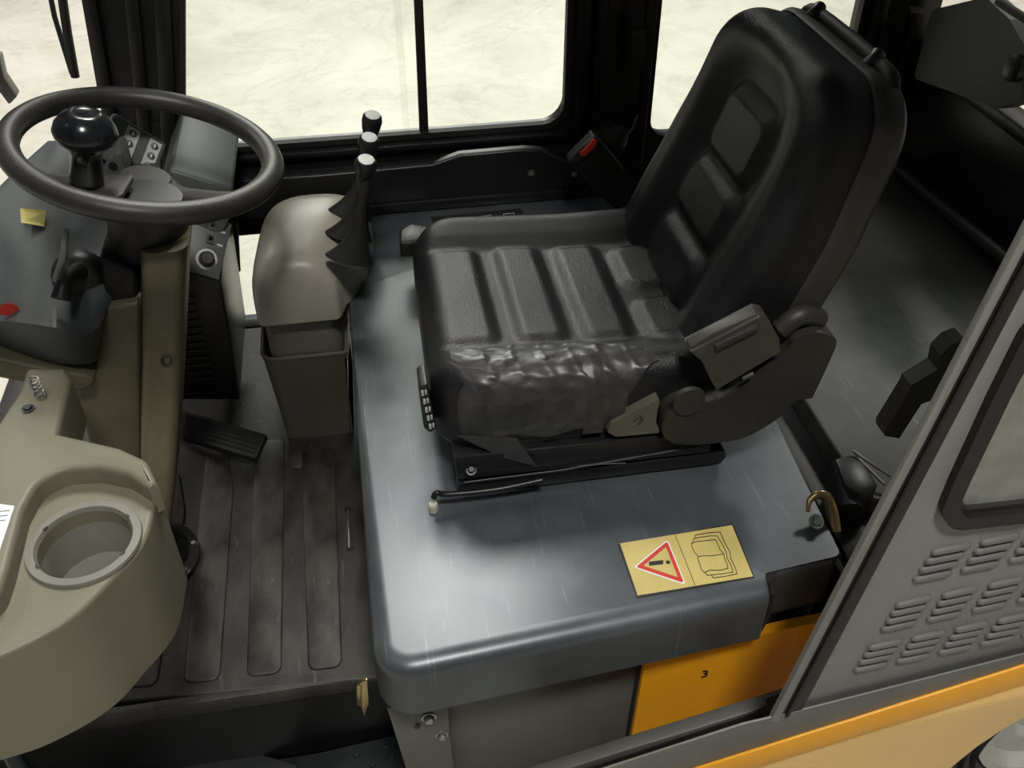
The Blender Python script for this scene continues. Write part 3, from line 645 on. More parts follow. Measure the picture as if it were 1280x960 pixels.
for k, (a, wd) in enumerate(((-140, .022), (-32, .018))):
    d = Vector((math.cos(R(a)), math.sin(R(a)))); bm = bmesh.new(); secs = []
    for s, n in ((.02, -.048), (.06, -.044), (.11, -.028), (.145, -.014), (.172, -.004)):
        c = W(d.x * s, d.y * s, n); sd = (Uu * -d.y + Vv * d.x); ww = wd * (1.2 - s * 2); secs.append([c + sd * ww * math.cos(t) + Nn * .006 * math.sin(t) for t in [2 * math.pi * j / 12 for j in range(12)]])
    loft(bm, secs); finish('spoke', bm, wheelm, sw, 50)
hb = lathe('hub', [(0, -.03), (.050, -.03), (.054, -.01), (.050, .0), (.040, .004), (0, .005)], W(0, 0, -.055), Nn, hubm, sw, 48)
lathe('hub_cap', [(.036, .0), (.036, .009), (.034, .0115), (0, .0125)], W(0, 0, -.052), Nn, hubm, hb, 48)
kb = W(-.065, -.082, -.012)
kn = lathe('spinner_knob', [(0, 0), (.022, 0), (.021, .01), (.0195, .03), (.021, .044), (.030, .052), (.0385, .060), (.0405, .068), (.038, .078), (.030, .088), (.022, .094), (.014, .0965), (.012, .0955), (0, .0955)], kb, Nn, knobm, sw, 32, 60)
prism('knob_plate', rounded([(W(-.11, -.10).x, 1.215), (W(-.02, -.10).x, 1.205), (W(-.01, -.05).x, 1.275), (W(-.09, -.05).x, 1.275)], .012), 'z', .370, .379, wheelm, sw, .003)

# ============================================================ DARK DASH
da = thing('instrument_binnacle', (-.50, 1.25, .10), 'dark grey instrument binnacle with stickers beside the steering column', 'dashboard')
bm = bmesh.new()
S = [[(-0.672, 1.3, 0.1387), (-0.5926, 1.24, 0.1284), (-0.5052, 1.2, 0.1299), (-0.4258, 1.18, 0.1304), (-0.4189, 1.24, 0.1057), (-0.4163, 1.3, 0.1223)],
     [(-0.6387, 1.28, 0.2207), (-0.5543, 1.2, 0.2134), (-0.4691, 1.155, 0.2189), (-0.3961, 1.145, 0.2034), (-0.385, 1.2, 0.1956), (-0.3807, 1.28, 0.1769)],
     [(-0.6438, 1.3, 0.222), (-0.5599, 1.22, 0.2109), (-0.4704, 1.165, 0.2281), (-0.399, 1.16, 0.2093), (-0.3761, 1.21, 0.2099), (-0.3619, 1.29, 0.2113)],
     [(-0.614, 1.36, 0.2505), (-0.5518, 1.31, 0.2332), (-0.4786, 1.25, 0.243), (-0.3996, 1.23, 0.2404), (-0.361, 1.25, 0.23), (-0.3404, 1.31, 0.2386)],
     [(-0.5886, 1.42, 0.2686), (-0.5477, 1.38, 0.2597), (-0.4863, 1.33, 0.2554), (-0.3971, 1.3, 0.2574), (-0.3484, 1.31, 0.2533), (-0.3271, 1.34, 0.261)],
     [(-0.5715, 1.47, 0.2705), (-0.5333, 1.44, 0.2733), (-0.4787, 1.41, 0.2707), (-0.4001, 1.38, 0.2702), (-0.3461, 1.38, 0.2651), (-0.3203, 1.4, 0.2683)],
     [(-0.5362, 1.53, 0.2856), (-0.5004, 1.51, 0.2897), (-0.4575, 1.5, 0.2841), (-0.4057, 1.48, 0.2827), (-0.3538, 1.47, 0.2791), (-0.3212, 1.48, 0.2754)],
     [(-0.5054, 1.58, 0.297), (-0.4833, 1.58, 0.2952), (-0.4576, 1.58, 0.2875), (-0.4126, 1.57, 0.2828), (-0.37, 1.57, 0.2736), (-0.3325, 1.57, 0.2676)]]
def fine(S, n=4):
    cols = [smoothpath([S[i][j] for i in range(len(S))], n) for j in range(len(S[0]))]
    rows_ = []
    for i in range(len(cols[0])): rows_.append(smoothpath([c[i] for c in cols], n))
    return rows_
F_ = fine(S)
V_ = [[bm.verts.new(p) for p in r] for r in F_]
B_ = [[bm.verts.new((p.x - .02, p.y + .055, p.z - .03)) for p in r] for r in F_]
for a, b, flip in ((V_, V_, 0), (B_, B_, 1)):
    for i in range(len(a) - 1):
        for j in range(len(a[0]) - 1): bm.faces.new((a[i][j], a[i][j + 1], a[i + 1][j + 1], a[i + 1][j]))
for i in range(len(V_) - 1):
    for j in (0, len(V_[0]) - 1): bm.faces.new((V_[i][j], V_[i + 1][j], B_[i + 1][j], B_[i][j]))
for j in range(len(V_[0]) - 1):
    for i in (0, len(V_) - 1): bm.faces.new((V_[i][j], V_[i][j + 1], B_[i][j + 1], B_[i][j]))
finish('cowl', bm, dashm, da, 60)
prism('cream_underband', [(-0.5967, 0.1824), (-0.5395, 0.1608), (-0.492, 0.137), (-0.4334, 0.1142), (-0.4204, 0.1033), (-0.4288, 0.0891), (-0.4511, 0.0829), (-0.5024, 0.1023), (-0.6073, 0.1522)], 'y', 1.175, 1.29, creamd, da, .006, 3)
def surf_patch(name, pts, m, parent, lift=.0015, th=.001):
    """thin print laid on four or more surface points"""
    P = [Vector(p) for p in pts]; n = (P[1] - P[0]).cross(P[2] - P[0]).normalized()
    if n.z < 0: n = -n
    bm = bmesh.new(); loft(bm, [[p + n * lift for p in P], [p + n * (lift + th) for p in P]]); return finish(name, bm, m, parent, smooth=False)
surf_patch('yellow_sticker', [(-0.5139, 1.387, 0.2771), (-0.4783, 1.384, 0.2713), (-0.4783, 1.355, 0.2604), (-0.5083, 1.355, 0.2702)], yellows, da, .0025)
rp = [Vector((-0.5042, 1.195, 0.2273)) + Vector((.0145 * math.cos(t), .004 * math.sin(t), .0075 * math.sin(t))) for t in [2 * math.pi * k / 20 for k in range(20)]]
surf_patch('red_oval_sticker', rp, redink, da, .007)
tube('stalk', [(-0.4151, 1.27, 0.223), (-0.4095, 1.22, 0.2614), (-0.4109, 1.17, 0.2784), (-0.4176, 1.15, 0.264)], [.016, .013, .010, .013], blackp, da, 14, 4)
tube('stalk', [(-0.4036, 1.22, 0.3314), (-0.4158, 1.2, 0.2943), (-0.4321, 1.19, 0.2676)], [.004, .005, .004], mat('translucent_grey', (.20, .21, .20), .3), da, 8)
lathe('stalk_boot', [(0, 0), (.038, 0), (.034, .012), (.022, .02), (0, .024)], (-0.4138, 1.24, 0.2423), (.2, -.8, .5), blackp, da, 32)
surf_patch('white_mark', [(-0.4378, 1.165, 0.2429), (-0.4308, 1.165, 0.2421), (-0.4349, 1.15, 0.2183), (-0.4392, 1.15, 0.2215)], silver, da, .006)
prism('column_shroud', [(-0.3746, 0.2858), (-0.3267, 0.2568), (-0.3518, 0.1609), (-0.3908, 0.1714), (-0.3832, 0.219)], 'y', 1.215, 1.33, blackp, da, .01, 3)

# keypad with printed symbols and ignition switch
kp = thing('keypad_box', (-0.3641, 1.5, 0.2618), 'small grey keypad of silver symbol keys behind the spinner knob', 'keypad')
kA, kB, kC, kD = [Vector(p) for p in ((-0.414, 1.5, 0.2999), (-0.3798, 1.54, 0.355), (-0.3117, 1.54, 0.2946), (-0.3428, 1.5, 0.2454))]
kn_ = (kB - kA).cross(kC - kA).normalized(); kn_ = kn_ if kn_.z > 0 else -kn_
bm = bmesh.new(); loft(bm, [[kA - kn_ * .035, kB - kn_ * .035, kC - kn_ * .035, kD - kn_ * .035], [kA, kB, kC, kD]]); bev(bm, .005, 3); finish('housing', bm, heat, kp)
def kpt(s, t, l=.0): return kA.lerp(kD, s).lerp(kB.lerp(kC, s), t) + kn_ * l
for c, (s0, s1, t0, t1) in enumerate(((.28, .52, -.02, .92), (.70, .92, -.02, .92))):
    bm = bmesh.new(); q = [kpt(s0, t0), kpt(s1, t0), kpt(s1, t1), kpt(s0, t1)]; loft(bm, [[p + kn_ * .0004 for p in q], [p + kn_ * .002 for p in q]]); strip = finish('silver_strip', bm, silver, kp)
    for r in range(4):
        tc_ = t0 + (t1 - t0) * (r + .5) / 4; cen = kpt((s0 + s1) / 2, tc_, .002)
        e1 = (kD - kA).normalized(); e2 = (kB - kA).normalized()
        bm = bmesh.new(); sec = lambda rr, h: [cen + e1 * .0062 * rr * math.cos(a) + e2 * .0052 * rr * math.sin(a) + kn_ * h for a in [2 * math.pi * k / 16 for k in range(16)]]
        loft(bm, [sec(1, -.001), sec(1, .0015), sec(.7, .0025)]); finish('key', bm, heat, strip)
        bm = bmesh.new(); loft(bm, [[cen + e1 * a + e2 * b + kn_ * h for a, b in ((-.001, -.003), (.001, -.003), (.001, .003), (-.001, .003))] for h in (.0024, .0030)]); finish('key_symbol', bm, white, strip)
ig = thing('ignition_switch', (-0.3807, 1.44, 0.2872), 'dark teardrop ignition switch housing behind the steering hub', 'switch')
prism('housing', rounded([(-0.3968, 0.3036), (-0.3658, 0.3412), (-0.3572, 0.3378), (-0.3587, 0.3031), (-0.3647, 0.2788), (-0.3949, 0.2925)], .006, 4), 'y', 1.42, 1.48, heat, ig, .004)
lathe('keyhole', [(0, 0), (.0065, 0), (.0065, .001), (0, .001)], (-0.3738, 1.419, 0.3214), (0, -1, 0), ink, ig, 20)

# heater / control box
hb2 = thing('heater_box', (-.30, 1.60, -.30), 'black heater box with grey control face below the right front pillar', 'heater')
prism('top_cover', [(-0.356, 0.187), (-0.3225, 0.2395), (-0.2244, 0.1942), (-0.2489, 0.1223), (-0.2862, 0.0618), (-0.3317, 0.0664)], 'y', 1.56, 1.80, heat, hb2, .006, 3)
prism('body', [(-0.3331, 0.0766), (-0.2704, 0.0461), (-0.2858, -0.2301), (-0.3953, -0.2142)], 'y', 1.50, 1.78, black, hb2, .004)
pA = [Vector(p) for p in ((-0.3291, 1.5, 0.0695), (-0.2751, 1.5, 0.0432), (-0.2417, 1.575, 0.1174), (-0.307, 1.575, 0.1529))]
pn = (pA[1] - pA[0]).cross(pA[3] - pA[0]).normalized(); pn = pn if pn.z > 0 else -pn
bm = bmesh.new(); loft(bm, [[p - pn * .05 for p in pA], pA]); bev(bm, .003); finish('control_face', bm, heat, hb2)
def fpt(s, t, l=0.): return pA[0].lerp(pA[1], s).lerp(pA[3].lerp(pA[2], s), t) + pn * l
lathe('dial_ring', [(.014, 0), (.0185, 0), (.0185, .001), (.014, .001), (.014, 0)], fpt(.55, .32, .0006), pn, silver, hb2, 32)
lathe('rotary_knob', [(0, 0), (.013, 0), (.012, .016), (.010, .018), (0, .018)], fpt(.55, .32, .001), pn, blackp, hb2, 28)
for t in (.64, .86):
    bm = bmesh.new(); c_ = fpt(.55, t); e1 = (pA[1] - pA[0]).normalized(); e2 = (pA[3] - pA[0]).normalized()
    loft(bm, [[c_ + e1 * a + e2 * b + pn * h for a, b in ((-.006, -.007), (.006, -.007), (.006, .007), (-.006, .007))] for h in (0, .004)]); sq = finish('toggle_base', bm, blackp, hb2)
    tube('toggle', [c_ + pn * .003, c_ + pn * .012 + e2 * .004], .0028, blackp, sq, 8)
    bm = bmesh.new(); c_ = fpt(.82, t - .04)
    loft(bm, [[c_ + e1 * a + e2 * b + pn * h for a, b in ((-.005, -.002), (.005, -.002), (.005, .002), (-.005, .002))] for h in (.0002, .0008)])
    finish('pale_print', bm, silver, hb2)
for k in range(12):
    zz = .02 - k * .017; box('vent_slat', (-.345, 1.498, zz), (.045, .005, .006), blackp, hb2, .001)

# ============================================================ LEVER CONSOLE
lv = thing('lever_console', (-.14, 1.55, -.30), 'taupe plastic lever console with rounded top and open lower tray', 'console')
def arch(x0, x1, zb, zt, y, sk=.0, n=20):
    pts = [(x1, zb)]
    for k in range(n + 1):
        t = math.pi * k / n; cx = (x0 + x1) / 2; pts.append((cx + (x1 - x0) / 2 * math.copysign(abs(math.cos(t)) ** .75, math.cos(t)), zb + .035 + (zt - zb - .035) * math.sin(t) ** .8))
    pts.append((x0, zb)); return [(a, y, b) for a, b in pts]
bm = bmesh.new()
loft(bm, [arch(-.200, -.072, .0, .085, 1.415), arch(-.207, -.066, .0, .105, 1.420), arch(-.211, -.062, -.0, .118, 1.432), arch(-.213, -.055, .0, .127, 1.455), arch(-.212, -.035, .0, .134, 1.49), arch(-.208, -.012, .0, .137, 1.55),
          arch(-.203, .0, .0, .136, 1.61), arch(-.198, .006, .0, .126, 1.645), arch(-.18, .0, .0, .10, 1.665)])
finish('dome', bm, mat('lit_taupe_plastic', (.36, .34, .285), .38, nscale=6, var=.08, bump=.25, bscale=380), lv, 50)  # same taupe, lightened to stand in for light from above
slab('neck', rounded([(-.205, 1.435), (-.072, 1.435), (-.045, 1.66), (-.19, 1.66)], .02), -.14, .004, .002, taupe, lv)
tp = rounded([(-.222, 1.425), (-.062, 1.425), (-.055, 1.69), (-.222, 1.69)], [.03, .01, .01, .03], 6)
bm = bmesh.new(); q = []
for d, z in ((.020, -.30), (.004, -.10), (0, -.085), (.006, -.083), (.010, -.10), (.012, -.15)):
    q.append([(a, b, z) for a, b in inset(tp, d)])
loft(bm, q); finish('lower_tray', bm, taupe, lv, 45)
lathe('screw_cap', [(0, 0), (.008, 0), (.008, .002), (0, .003)], (-0.0646, 1.6, 0.1159), (0, -.2, 1), taupe, lv, 20)
# three levers, each with its own boot
labs = ['nearest hydraulic lever with white topped black knob on the taupe console', 'middle hydraulic lever with white topped black knob, behind the nearest', 'farthest hydraulic lever with white topped black knob, by the window']
spec_ = [((0.0059, 1.42, 0.2901), (-0.0382, 1.42, 0.1277), 1.42), ((0.0153, 1.5, 0.2899), (-0.0364, 1.495, 0.1175), 1.50), ((0.0255, 1.58, 0.2928), (-0.0321, 1.57, 0.103), 1.58)]
for (kt, kbm, yy), lb in zip(spec_, labs):
    kt = Vector(kt); kbm = Vector(kbm); kbm.z = .118 ; L_ = thing('control_lever', kbm, lb, 'lever', 'control levers on the taupe console')
    mid = kbm.lerp(kt, .55) + Vector((.006, 0, 0))
    path = smoothpath([kbm, kbm.lerp(mid, .5) + Vector((.004, 0, 0)), mid, kt - Vector((0, 0, .02))], 8)
    ax = (kt - mid).normalized()
    # boot: wide oval at the base narrowing upward
    bm = bmesh.new(); secs = []
    for i, p in enumerate(path):
        s = i / (len(path) - 1); rx = .0090 + .031 * max(0, 1 - s * 1.5) ** 2.2; ry = .0090 + .011 * max(0, 1 - s * 1.5) ** 2
        secs.append([(p.x + rx * math.cos(a), p.y + ry * math.sin(a), p.z - .35 * rx * math.cos(a) * max(0, 1 - s * 2)) for a in [2 * math.pi * k / 18 for k in range(18)]])
    loft(bm, secs); finish('boot', bm, rubber, L_, 60)
    kn2 = lathe('knob', [(0, -.050), (.0090, -.050), (.0115, -.034), (.0160, -.016), (.0178, -.002), (.0168, .006), (.0135, .0105), (0, .0105)], kt, Vector((.18, -.25, 1)), blackp, L_, 28)
    lathe('cap_disc', [(0, .0100), (.0128, .0100), (.0128, .0115), (0, .0119)], kt, Vector((.18, -.25, 1)), capm, kn2, 28)

# ============================================================ DRIVER SEAT
se = thing('driver_seat', (.30, 1.18, 0), 'black vinyl driver seat with duct-taped cushion edge and armrest hinge', 'seat')
def smst(a, b, x):
    t = min(1, max(0, (x - a) / (b - a))); return t * t * (3 - 2 * t)
def sdr(x, y, cx, cy, hx, hy, r):
    qx = abs(x - cx) - hx + r; qy = abs(y - cy) - hy + r
    return math.hypot(max(qx, 0), max(qy, 0)) + min(max(qx, qy), 0) - r
def hsh(x, y):
    return math.sin(x * 91 + 3 * math.sin(y * 57)) * math.sin(y * 83 + 2.3 * math.sin(x * 47))
cush_pads = [(.118, 1.185, .046, .125, .02), (.2275, 1.185, .036, .125, .018), (.322, 1.180, .036, .125, .018), (.425, 1.232, .048, .062, .03), (.425, 1.088, .048, .058, .026)]
def cush_z(x, y):
    z = .180 - .016 * smst(.30, .0, x) * 0 + .012 * smst(.35, .08, x)            # slight thigh roll at the front
    rr = sdr(x, y, .29, 1.182, .222, .138, .05); z -= .008 * smst(.020, -.016, rr)
    for p in cush_pads: z += .0075 * smst(.009, -.016, sdr(x, y, *p))
    z += .020 * smst(.115, .215, abs(y - 1.182))                                    # side bolsters
    return z
cout = rounded([(.058, .955), (.535, .965), (.535, 1.405), (.066, 1.405)], [.075, .05, .05, .075], 20)
def resample(poly, n):
    P = [Vector(p) for p in poly] + [Vector(poly[0])]; L = [0]
    for a, b in zip(P, P[1:]): L.append(L[-1] + (b - a).length)
    out = []; j = 0
    for k in range(n):
        s = L[-1] * k / n
        while L[j + 1] < s: j += 1
        t = (s - L[j]) / max(1e-9, L[j + 1] - L[j]); out.append(P[j].lerp(P[j + 1], t))
    return out
def pillow(name, out2d, rimprof, topf, xf, m, parent, n=260, nt=64, ang=70):
    """rim rings, then rings shrinking to the centre with the top height function"""
    base_ = resample(out2d, n); c = sum(base_, Vector((0, 0))) / n; bm = bmesh.new(); S = []
    for d, z, f in rimprof:
        q = inset([tuple(p) for p in base_], d); S.append([xf(p[0], p[1], z + (topf(p[0], p[1]) if f else 0)) for p in q])
    last = [Vector(p) for p in inset([tuple(p) for p in base_], rimprof[-1][0])]
    for k in range(1, nt):
        s = 1 - (k / nt); S.append([(lambda a: xf(a.x, a.y, topf(a.x, a.y)))(c + (p - c) * s) for p in last])
    rings = loft(bm, S, caps=False); bm.faces.new(rings[0][::-1])
    ctr = bm.verts.new(xf(c.x, c.y, topf(c.x, c.y)))
    for i in range(n): bm.faces.new((rings[-1][i], rings[-1][(i + 1) % n], ctr))
    return finish(name, bm, m, parent, ang)
rimp = [(.020, .068, 0), (.004, .074, 0), (.0, .085, 0), (.0, .125, 0)]
RR = .045
rimp += [(RR * (1 - math.cos(a)), RR * (math.sin(a) - 1), 1) for a in [math.pi / 2 * k / 10 for k in range(0, 11)]]
pillow('seat_cushion', [tuple(p) for p in cout], rimp, cush_z, lambda x, y, z: (x, y, z), vinyl, se, 300, 80)
# duct tape over the near front edge: follows the cushion, sits just above it, crumpled
def tape_h(x, y):
    return cush_z(x, y) * .35 + (.190 * .65) + .0018 * hsh(x * 1.2, y * 1.4) + .0014 * math.sin(x * 120 + 9 * y + 2 * math.sin(y * 40)) * math.sin(y * 30 + x * 20)
base_c = resample([tuple(p) for p in cout], 300)
def cush_surface(x, s):
    """point on the cushion over the near long edge: s=0 bottom of side, rising over the roll to the top"""
    # s in metres along section
    yb = .955 + (0.075 - math.sqrt(max(0, .075 ** 2 - max(0, .143 - x) ** 2)) if x < .143 else 0) + .0
    side = .125 - .090
    arc = RR * math.pi / 2
    zt = cush_z(x, yb + RR) + .002
    if s < side + .01 and s < side: return (yb, .090 + s)
    if s < side + arc:
        a = (s - side) / RR; return (yb + RR * (1 - math.cos(a)), zt - RR + RR * math.sin(a)) if zt - RR > .125 else (yb + RR * (1 - math.cos(a)), .125 + (zt - .125) * math.sin(a))
    y = yb + RR + (s - side - arc); return (y, cush_z(x, y) + .002)
def tape_patch(name, x0, x1, s0f, s1f, lift, nx=90, ns=50):
    bm = bmesh.new(); G = []; T = []
    for i in range(nx + 1):
        x = x0 + (x1 - x0) * i / nx; row = []; a, b = s0f(x), s1f(x)
        for j in range(ns + 1):
            s = a + (b - a) * j / ns; y, z = cush_surface(x, s)
            # outward normal estimate
            y2, z2 = cush_surface(x, s + .002); ty, tz = y2 - y, z2 - z; l = math.hypot(ty, tz) or 1; ny, nz = -tz / l, ty / l
            e = min(i, nx - i) / 6; e2 = min(j, ns - j) / 4; ed = min(1, e, e2)
            cr = .0010 * hsh(x * .9, s * 1.6) + .0011 * abs(math.sin(s * 95 + 4 * math.sin(x * 22))) * abs(math.sin(x * 42 + 3 * math.sin(s * 33))) + .0009 * max(0, math.sin(x * 160 + 12 * math.sin(s * 14))) ** 4
            h = lift + ed * (.0012 + max(0, cr) * 1.1)
            row.append((x, y + ny * h, z + nz * h))
        G.append(row)
    V = [[bm.verts.new(p) for p in r] for r in G]
    for i in range(nx):
        for j in range(ns): bm.faces.new((V[i][j], V[i + 1][j], V[i + 1][j + 1], V[i][j + 1]))
    bmesh.ops.solidify(bm, geom=bm.faces[:], thickness=.0008)
    return finish(name, bm, tape, se, 60)
tape_patch('duct_tape_patch', .090, .300, lambda x: .012 + .006 * math.sin(x * 60), lambda x: .150 + .012 * math.sin(x * 30 + 1) - .02 * smst(.25, .30, x), .0006)
tape_patch('duct_tape_patch', .20, .370, lambda x: .020 + .06 * smst(.30, .37, x), lambda x: .125 + .008 * math.sin(x * 50) - .035 * smst(.33, .37, x), .0026, 70, 40)
tape_patch('duct_tape_patch', .082, .285, lambda x: .010 + .004 * math.sin(x * 80), lambda x: .088 + .006 * math.sin(x * 35), .0040, 70, 30)
tape_patch('duct_tape_patch', .262, .290, lambda x: .004, lambda x: .100, .0056, 12, 40)
fl = [Vector(p) for p in ((0.0882, 0.953, 0.1151), (0.1684, 0.946, 0.1045), (0.1949, 0.935, 0.0573), (0.1481, 0.945, 0.0724))]
bm = bmesh.new(); loft(bm, [fl, [p + Vector((0, .002, 0)) for p in fl]]); finish('loose_tape_flap', bm, tape, se)
# seat pan under the cushion
slab('seat_pan', rounded([(.085, .972), (.52, .975), (.52, 1.39), (.085, 1.39)], .05), .045, .085, .006, blackp, se, 4)
# backrest
LEAN = R(15.5); bo = Vector((.470, 1.185, .150))
upv = Vector((math.sin(LEAN), 0, math.cos(LEAN))); frv = Vector((-math.cos(LEAN), 0, math.sin(LEAN)))
def bx_(yy, h, t):
    bend = -.030 * smst(.30, .0, h) + .0
    return tuple(bo + Vector((0, -yy, 0)) + upv * h + frv * (t) + Vector((bend, 0, 0)))
BH = .410
bpads = [(0.0, .265, .078, .052, .03), (0.0, .162, .082, .043, .028), (0.0, .062, .084, .046, .03)]
def back_t(y, h):
    t = .030
    d = sdr(y, h, 0, .17, .125, .215, .10); t -= .026 * smst(.022, -.060, d)
    for p in bpads: t += .0160 * smst(.012, -.018, sdr(y, h, *p))
    t += .012 * smst(.0, .30, h) * 0
    return t
bout = rounded([(-.215, -.04), (.215, -.04), (.205, .22), (.180, BH), (-.180, BH), (-.205, .22)], [.03, .03, .15, .085, .085, .15], 22)
brim = [(.0, -.075, 0), (.0, -.028, 0)]
RB = .040
brim += [(RB * (1 - math.cos(a)), RB * 1.2 * (math.sin(a) - 1), 1) for a in [math.pi / 2 * k / 10 for k in range(0, 11)]]
pillow('backrest', bout, brim, back_t, bx_, vinyl, se, 300, 80)
# hard shell behind the backrest
so = rounded([(-.220, -.02), (.220, -.02), (.212, .22), (.187, BH + .008), (-.187, BH + .008), (-.212, .22)], [.03, .03, .15, .085, .085, .15], 10)
bm = bmesh.new(); secs = []
for d, t in ((.006, -.062), (.0, -.070), (.0, -.098), (.012, -.112), (.03, -.118)):
    secs.append([bx_(p[0], p[1], t + .012 * smst(.0, .4, p[1])) for p in inset(so, d)])
loft(bm, secs); finish('back_shell', bm, shellm, se, 45)
tube('top_rod', [bx_(-.13, BH - .004, -.078), bx_(-.105, BH + .010, -.080), bx_(.10, BH + .010, -.080), bx_(.135, BH - .004, -.080)], .011, rubber, se, 12, 4)
for yy in (-.098, .082):
    tube('rod_clip', [bx_(yy, BH + .004, -.068), bx_(yy, BH + .014, -.074), bx_(yy - .008, BH + .019, -.080)], .0095, blackp, se, 12, 3)
# recliner cover on the near side
rc = slab('recliner_cover', closedsmooth([(0.3698, 0.1074), (0.3745, 0.1289), (0.398, 0.1444), (0.4546, 0.1508), (0.5002, 0.1898), (0.5288, 0.2202), (0.5365, 0.2393), (0.5632, 0.2466), (0.5879, 0.2369), (0.597, 0.2264), (0.5955, 0.2021), (0.5845, 0.1384), (0.5802, 0.1302), (0.5591, 0.1288), (0.5425, 0.1028), (0.5075, 0.076), (0.473, 0.0657), (0.4067, 0.0697), (0.3767, 0.0852)], 5), 1.0, .930, -.008, shellm, se, 4, 'y', 45)
lathe('pivot_disc', [(0, 0), (.024, 0), (.022, .006), (0, .007)], (0.4012, 0.932, 0.1518), (0, -1, 0), shellm, rc, 36)
tube('shell_lobe', [(0.5227, 0.95, 0.242), (0.5466, 0.95, 0.2625), (0.5812, 0.96, 0.246)], .014, shellm, se, 14, 4)
# armrest end / belt reel
ab = slab('armrest_stub', [(0.3925, 0.2406), (0.4777, 0.286), (0.4891, 0.2822), (0.5109, 0.2462), (0.516, 0.2244), (0.4368, 0.171), (0.4282, 0.1847), (0.4099, 0.2225)], .955, .925, -.006, armlt, se, 3, 'y', 45)
prism('inset_strip', [(0.4212, 0.2509), (0.474, 0.2761), (0.4773, 0.2694), (0.4256, 0.2425)], 'y', .919, .93, armm, ab, .001)
prism('top_ridge', [(0.3946, 0.2365), (0.4224, 0.2537), (0.4803, 0.2822), (0.4761, 0.2877), (0.417, 0.2621), (0.3914, 0.2448)], 'y', .930, .948, armlt, ab, .002)
box('rivet', (0.4767, 0.923, 0.1907), (.016, .004, .005), steel, ab, .001, rot=(0, R(-28), 0))
slab('beige_side_cover', rounded([(0.2955, 0.0976), (0.3002, 0.1118), (0.3672, 0.1486), (0.3647, 0.1287), (0.3648, 0.105), (0.3739, 0.0839), (0.3088, 0.0864)], [.004, .006, .003, .01, .01, .003, .004], 4), .975, .945, -.004, triang, se, 3, 'y')
tube('cover_emblem', [(0.3315, 0.9435, 0.1143), (0.3399, 0.9435, 0.1219), (0.345, 0.9435, 0.1153), (0.3377, 0.9435, 0.1074)], .0008, MATS['dark_brown_recess'], se, 6)
# adjustment rails
def rail(y, n1='slide_rail'):
    prism(n1, [(.085, .004), (.475, .004), (.482, .018), (.478, .028), (.085, .028)], 'y', y - .018, y + .018, black, se, .003)
rail(.965); rail(1.36)
prism('upper_rail', [(0.0816, 0.0832), (0.4456, 0.0743), (0.454, 0.048), (0.4538, 0.0321), (0.0844, 0.0393)], 'y', .945, .985, black, se, .003)
tube('rail_edge', [(0.0929, 0.942, 0.0361), (0.23, 0.942, 0.0367), (0.4322, 0.942, 0.0511)], .0016, darkst, se, 8)
prism('mount_block', [(.10, .03), (.46, .03), (.46, .05), (.10, .05)], 'y', .99, 1.37, black, se, .003)
for p in ((0.1038, 0.943, 0.0569), (0.3897, 0.943, 0.0725)): bolt('bolt', p, (0, -.5, .9), .005, darkst, se, .005)
tube('slide_lever', [(0.2023, 0.93, 0.0341), (0.1362, 0.93, 0.0264), (0.0687, 0.93, 0.0286), (0.0533, 0.93, 0.0345), (0.0484, 0.93, 0.0258)], .0042, black, se, 10, 5)
lathe('lever_tip', [(0, 0), (.0062, 0), (.0072, .003), (.0072, .016), (.006, .019), (0, .019)], (0.0468, 0.93, -0.0065), (0, .1, 1), mat('ivory_plastic', (.55, .52, .42), .4), se, 12, 20)
tube('release_wire', [(0.2558, 0.935, 0.0471), (0.2858, 0.935, 0.0469), (0.3234, 0.935, 0.0422)], .0011, steel, se, 6, 4)
# weight adjuster grip: dark grip with pale ladder slots
wa = prism('weight_adjuster', [(0.0433, 0.1812), (0.0542, 0.1852), (0.0628, 0.1034), (0.0535, 0.0958), (0.0452, 0.1061)], 'y', .985, 1.03, blackp, se, .003)
for k in range(5):
    a = Vector((0.0451, 0.983, 0.1798)); b = Vector((0.0538, 0.983, 0.1036)); p = a.lerp(b, (k + .5) / 5)
    box('pale_slot', p + Vector((.001, 0, 0)), (.0035, .002, .009), silver, wa, .0005)
    box('pale_slot', p + Vector((.0055, 0, .001)), (.0025, .002, .008), silver, wa, .0005)
sv = slab('tilt_handle', rounded([(0.056, 1.576), (0.0791, 1.599), (0.1277, 1.57), (0.1246, 1.541), (0.0698, 1.528), (0.0524, 1.531)], .005, 3), .045, .075, .006, blackp, se, 3)

# hood far-side: seat belt buckle
bk = thing('belt_buckle', (0.4902, 1.65, 0.0924), 'black seat belt buckle with red release button beside the backrest', 'seat belt buckle')
slab('buckle_body', rounded([(0.3971, 0.1368), (0.4482, 0.1892), (0.5146, 0.106), (0.546, 0.0463), (0.4973, 0.0291), (0.4533, 0.0728)], .006, 4), 1.70, 1.66, -.005, blackp, bk, 3, 'y')
prism('red_button', [(0.4146, 0.1644), (0.4237, 0.1719), (0.4399, 0.1903), (0.448, 0.1864), (0.444, 0.1736), (0.426, 0.1568), (0.4166, 0.1559)], 'y', 1.650, 1.665, redm, bk, .002)
prism('button_bed', [(0.3957, 0.1444), (0.4075, 0.1619), (0.4436, 0.1935), (0.4533, 0.1879), (0.4482, 0.1685), (0.4118, 0.138)], 'y', 1.656, 1.668, shellm, bk, .002)
tube('strap', [(0.5348, 1.68, 0.0456), (0.574, 1.68, -0.0138), (0.6066, 1.66, -0.0532)], .018, rubber, bk, 10, 0, .15)
rl = thing('belt_reel', (0.5195, 1.8, 0.1038), 'round black belt reel cover on the pillar foot behind the buckle', 'belt reel')
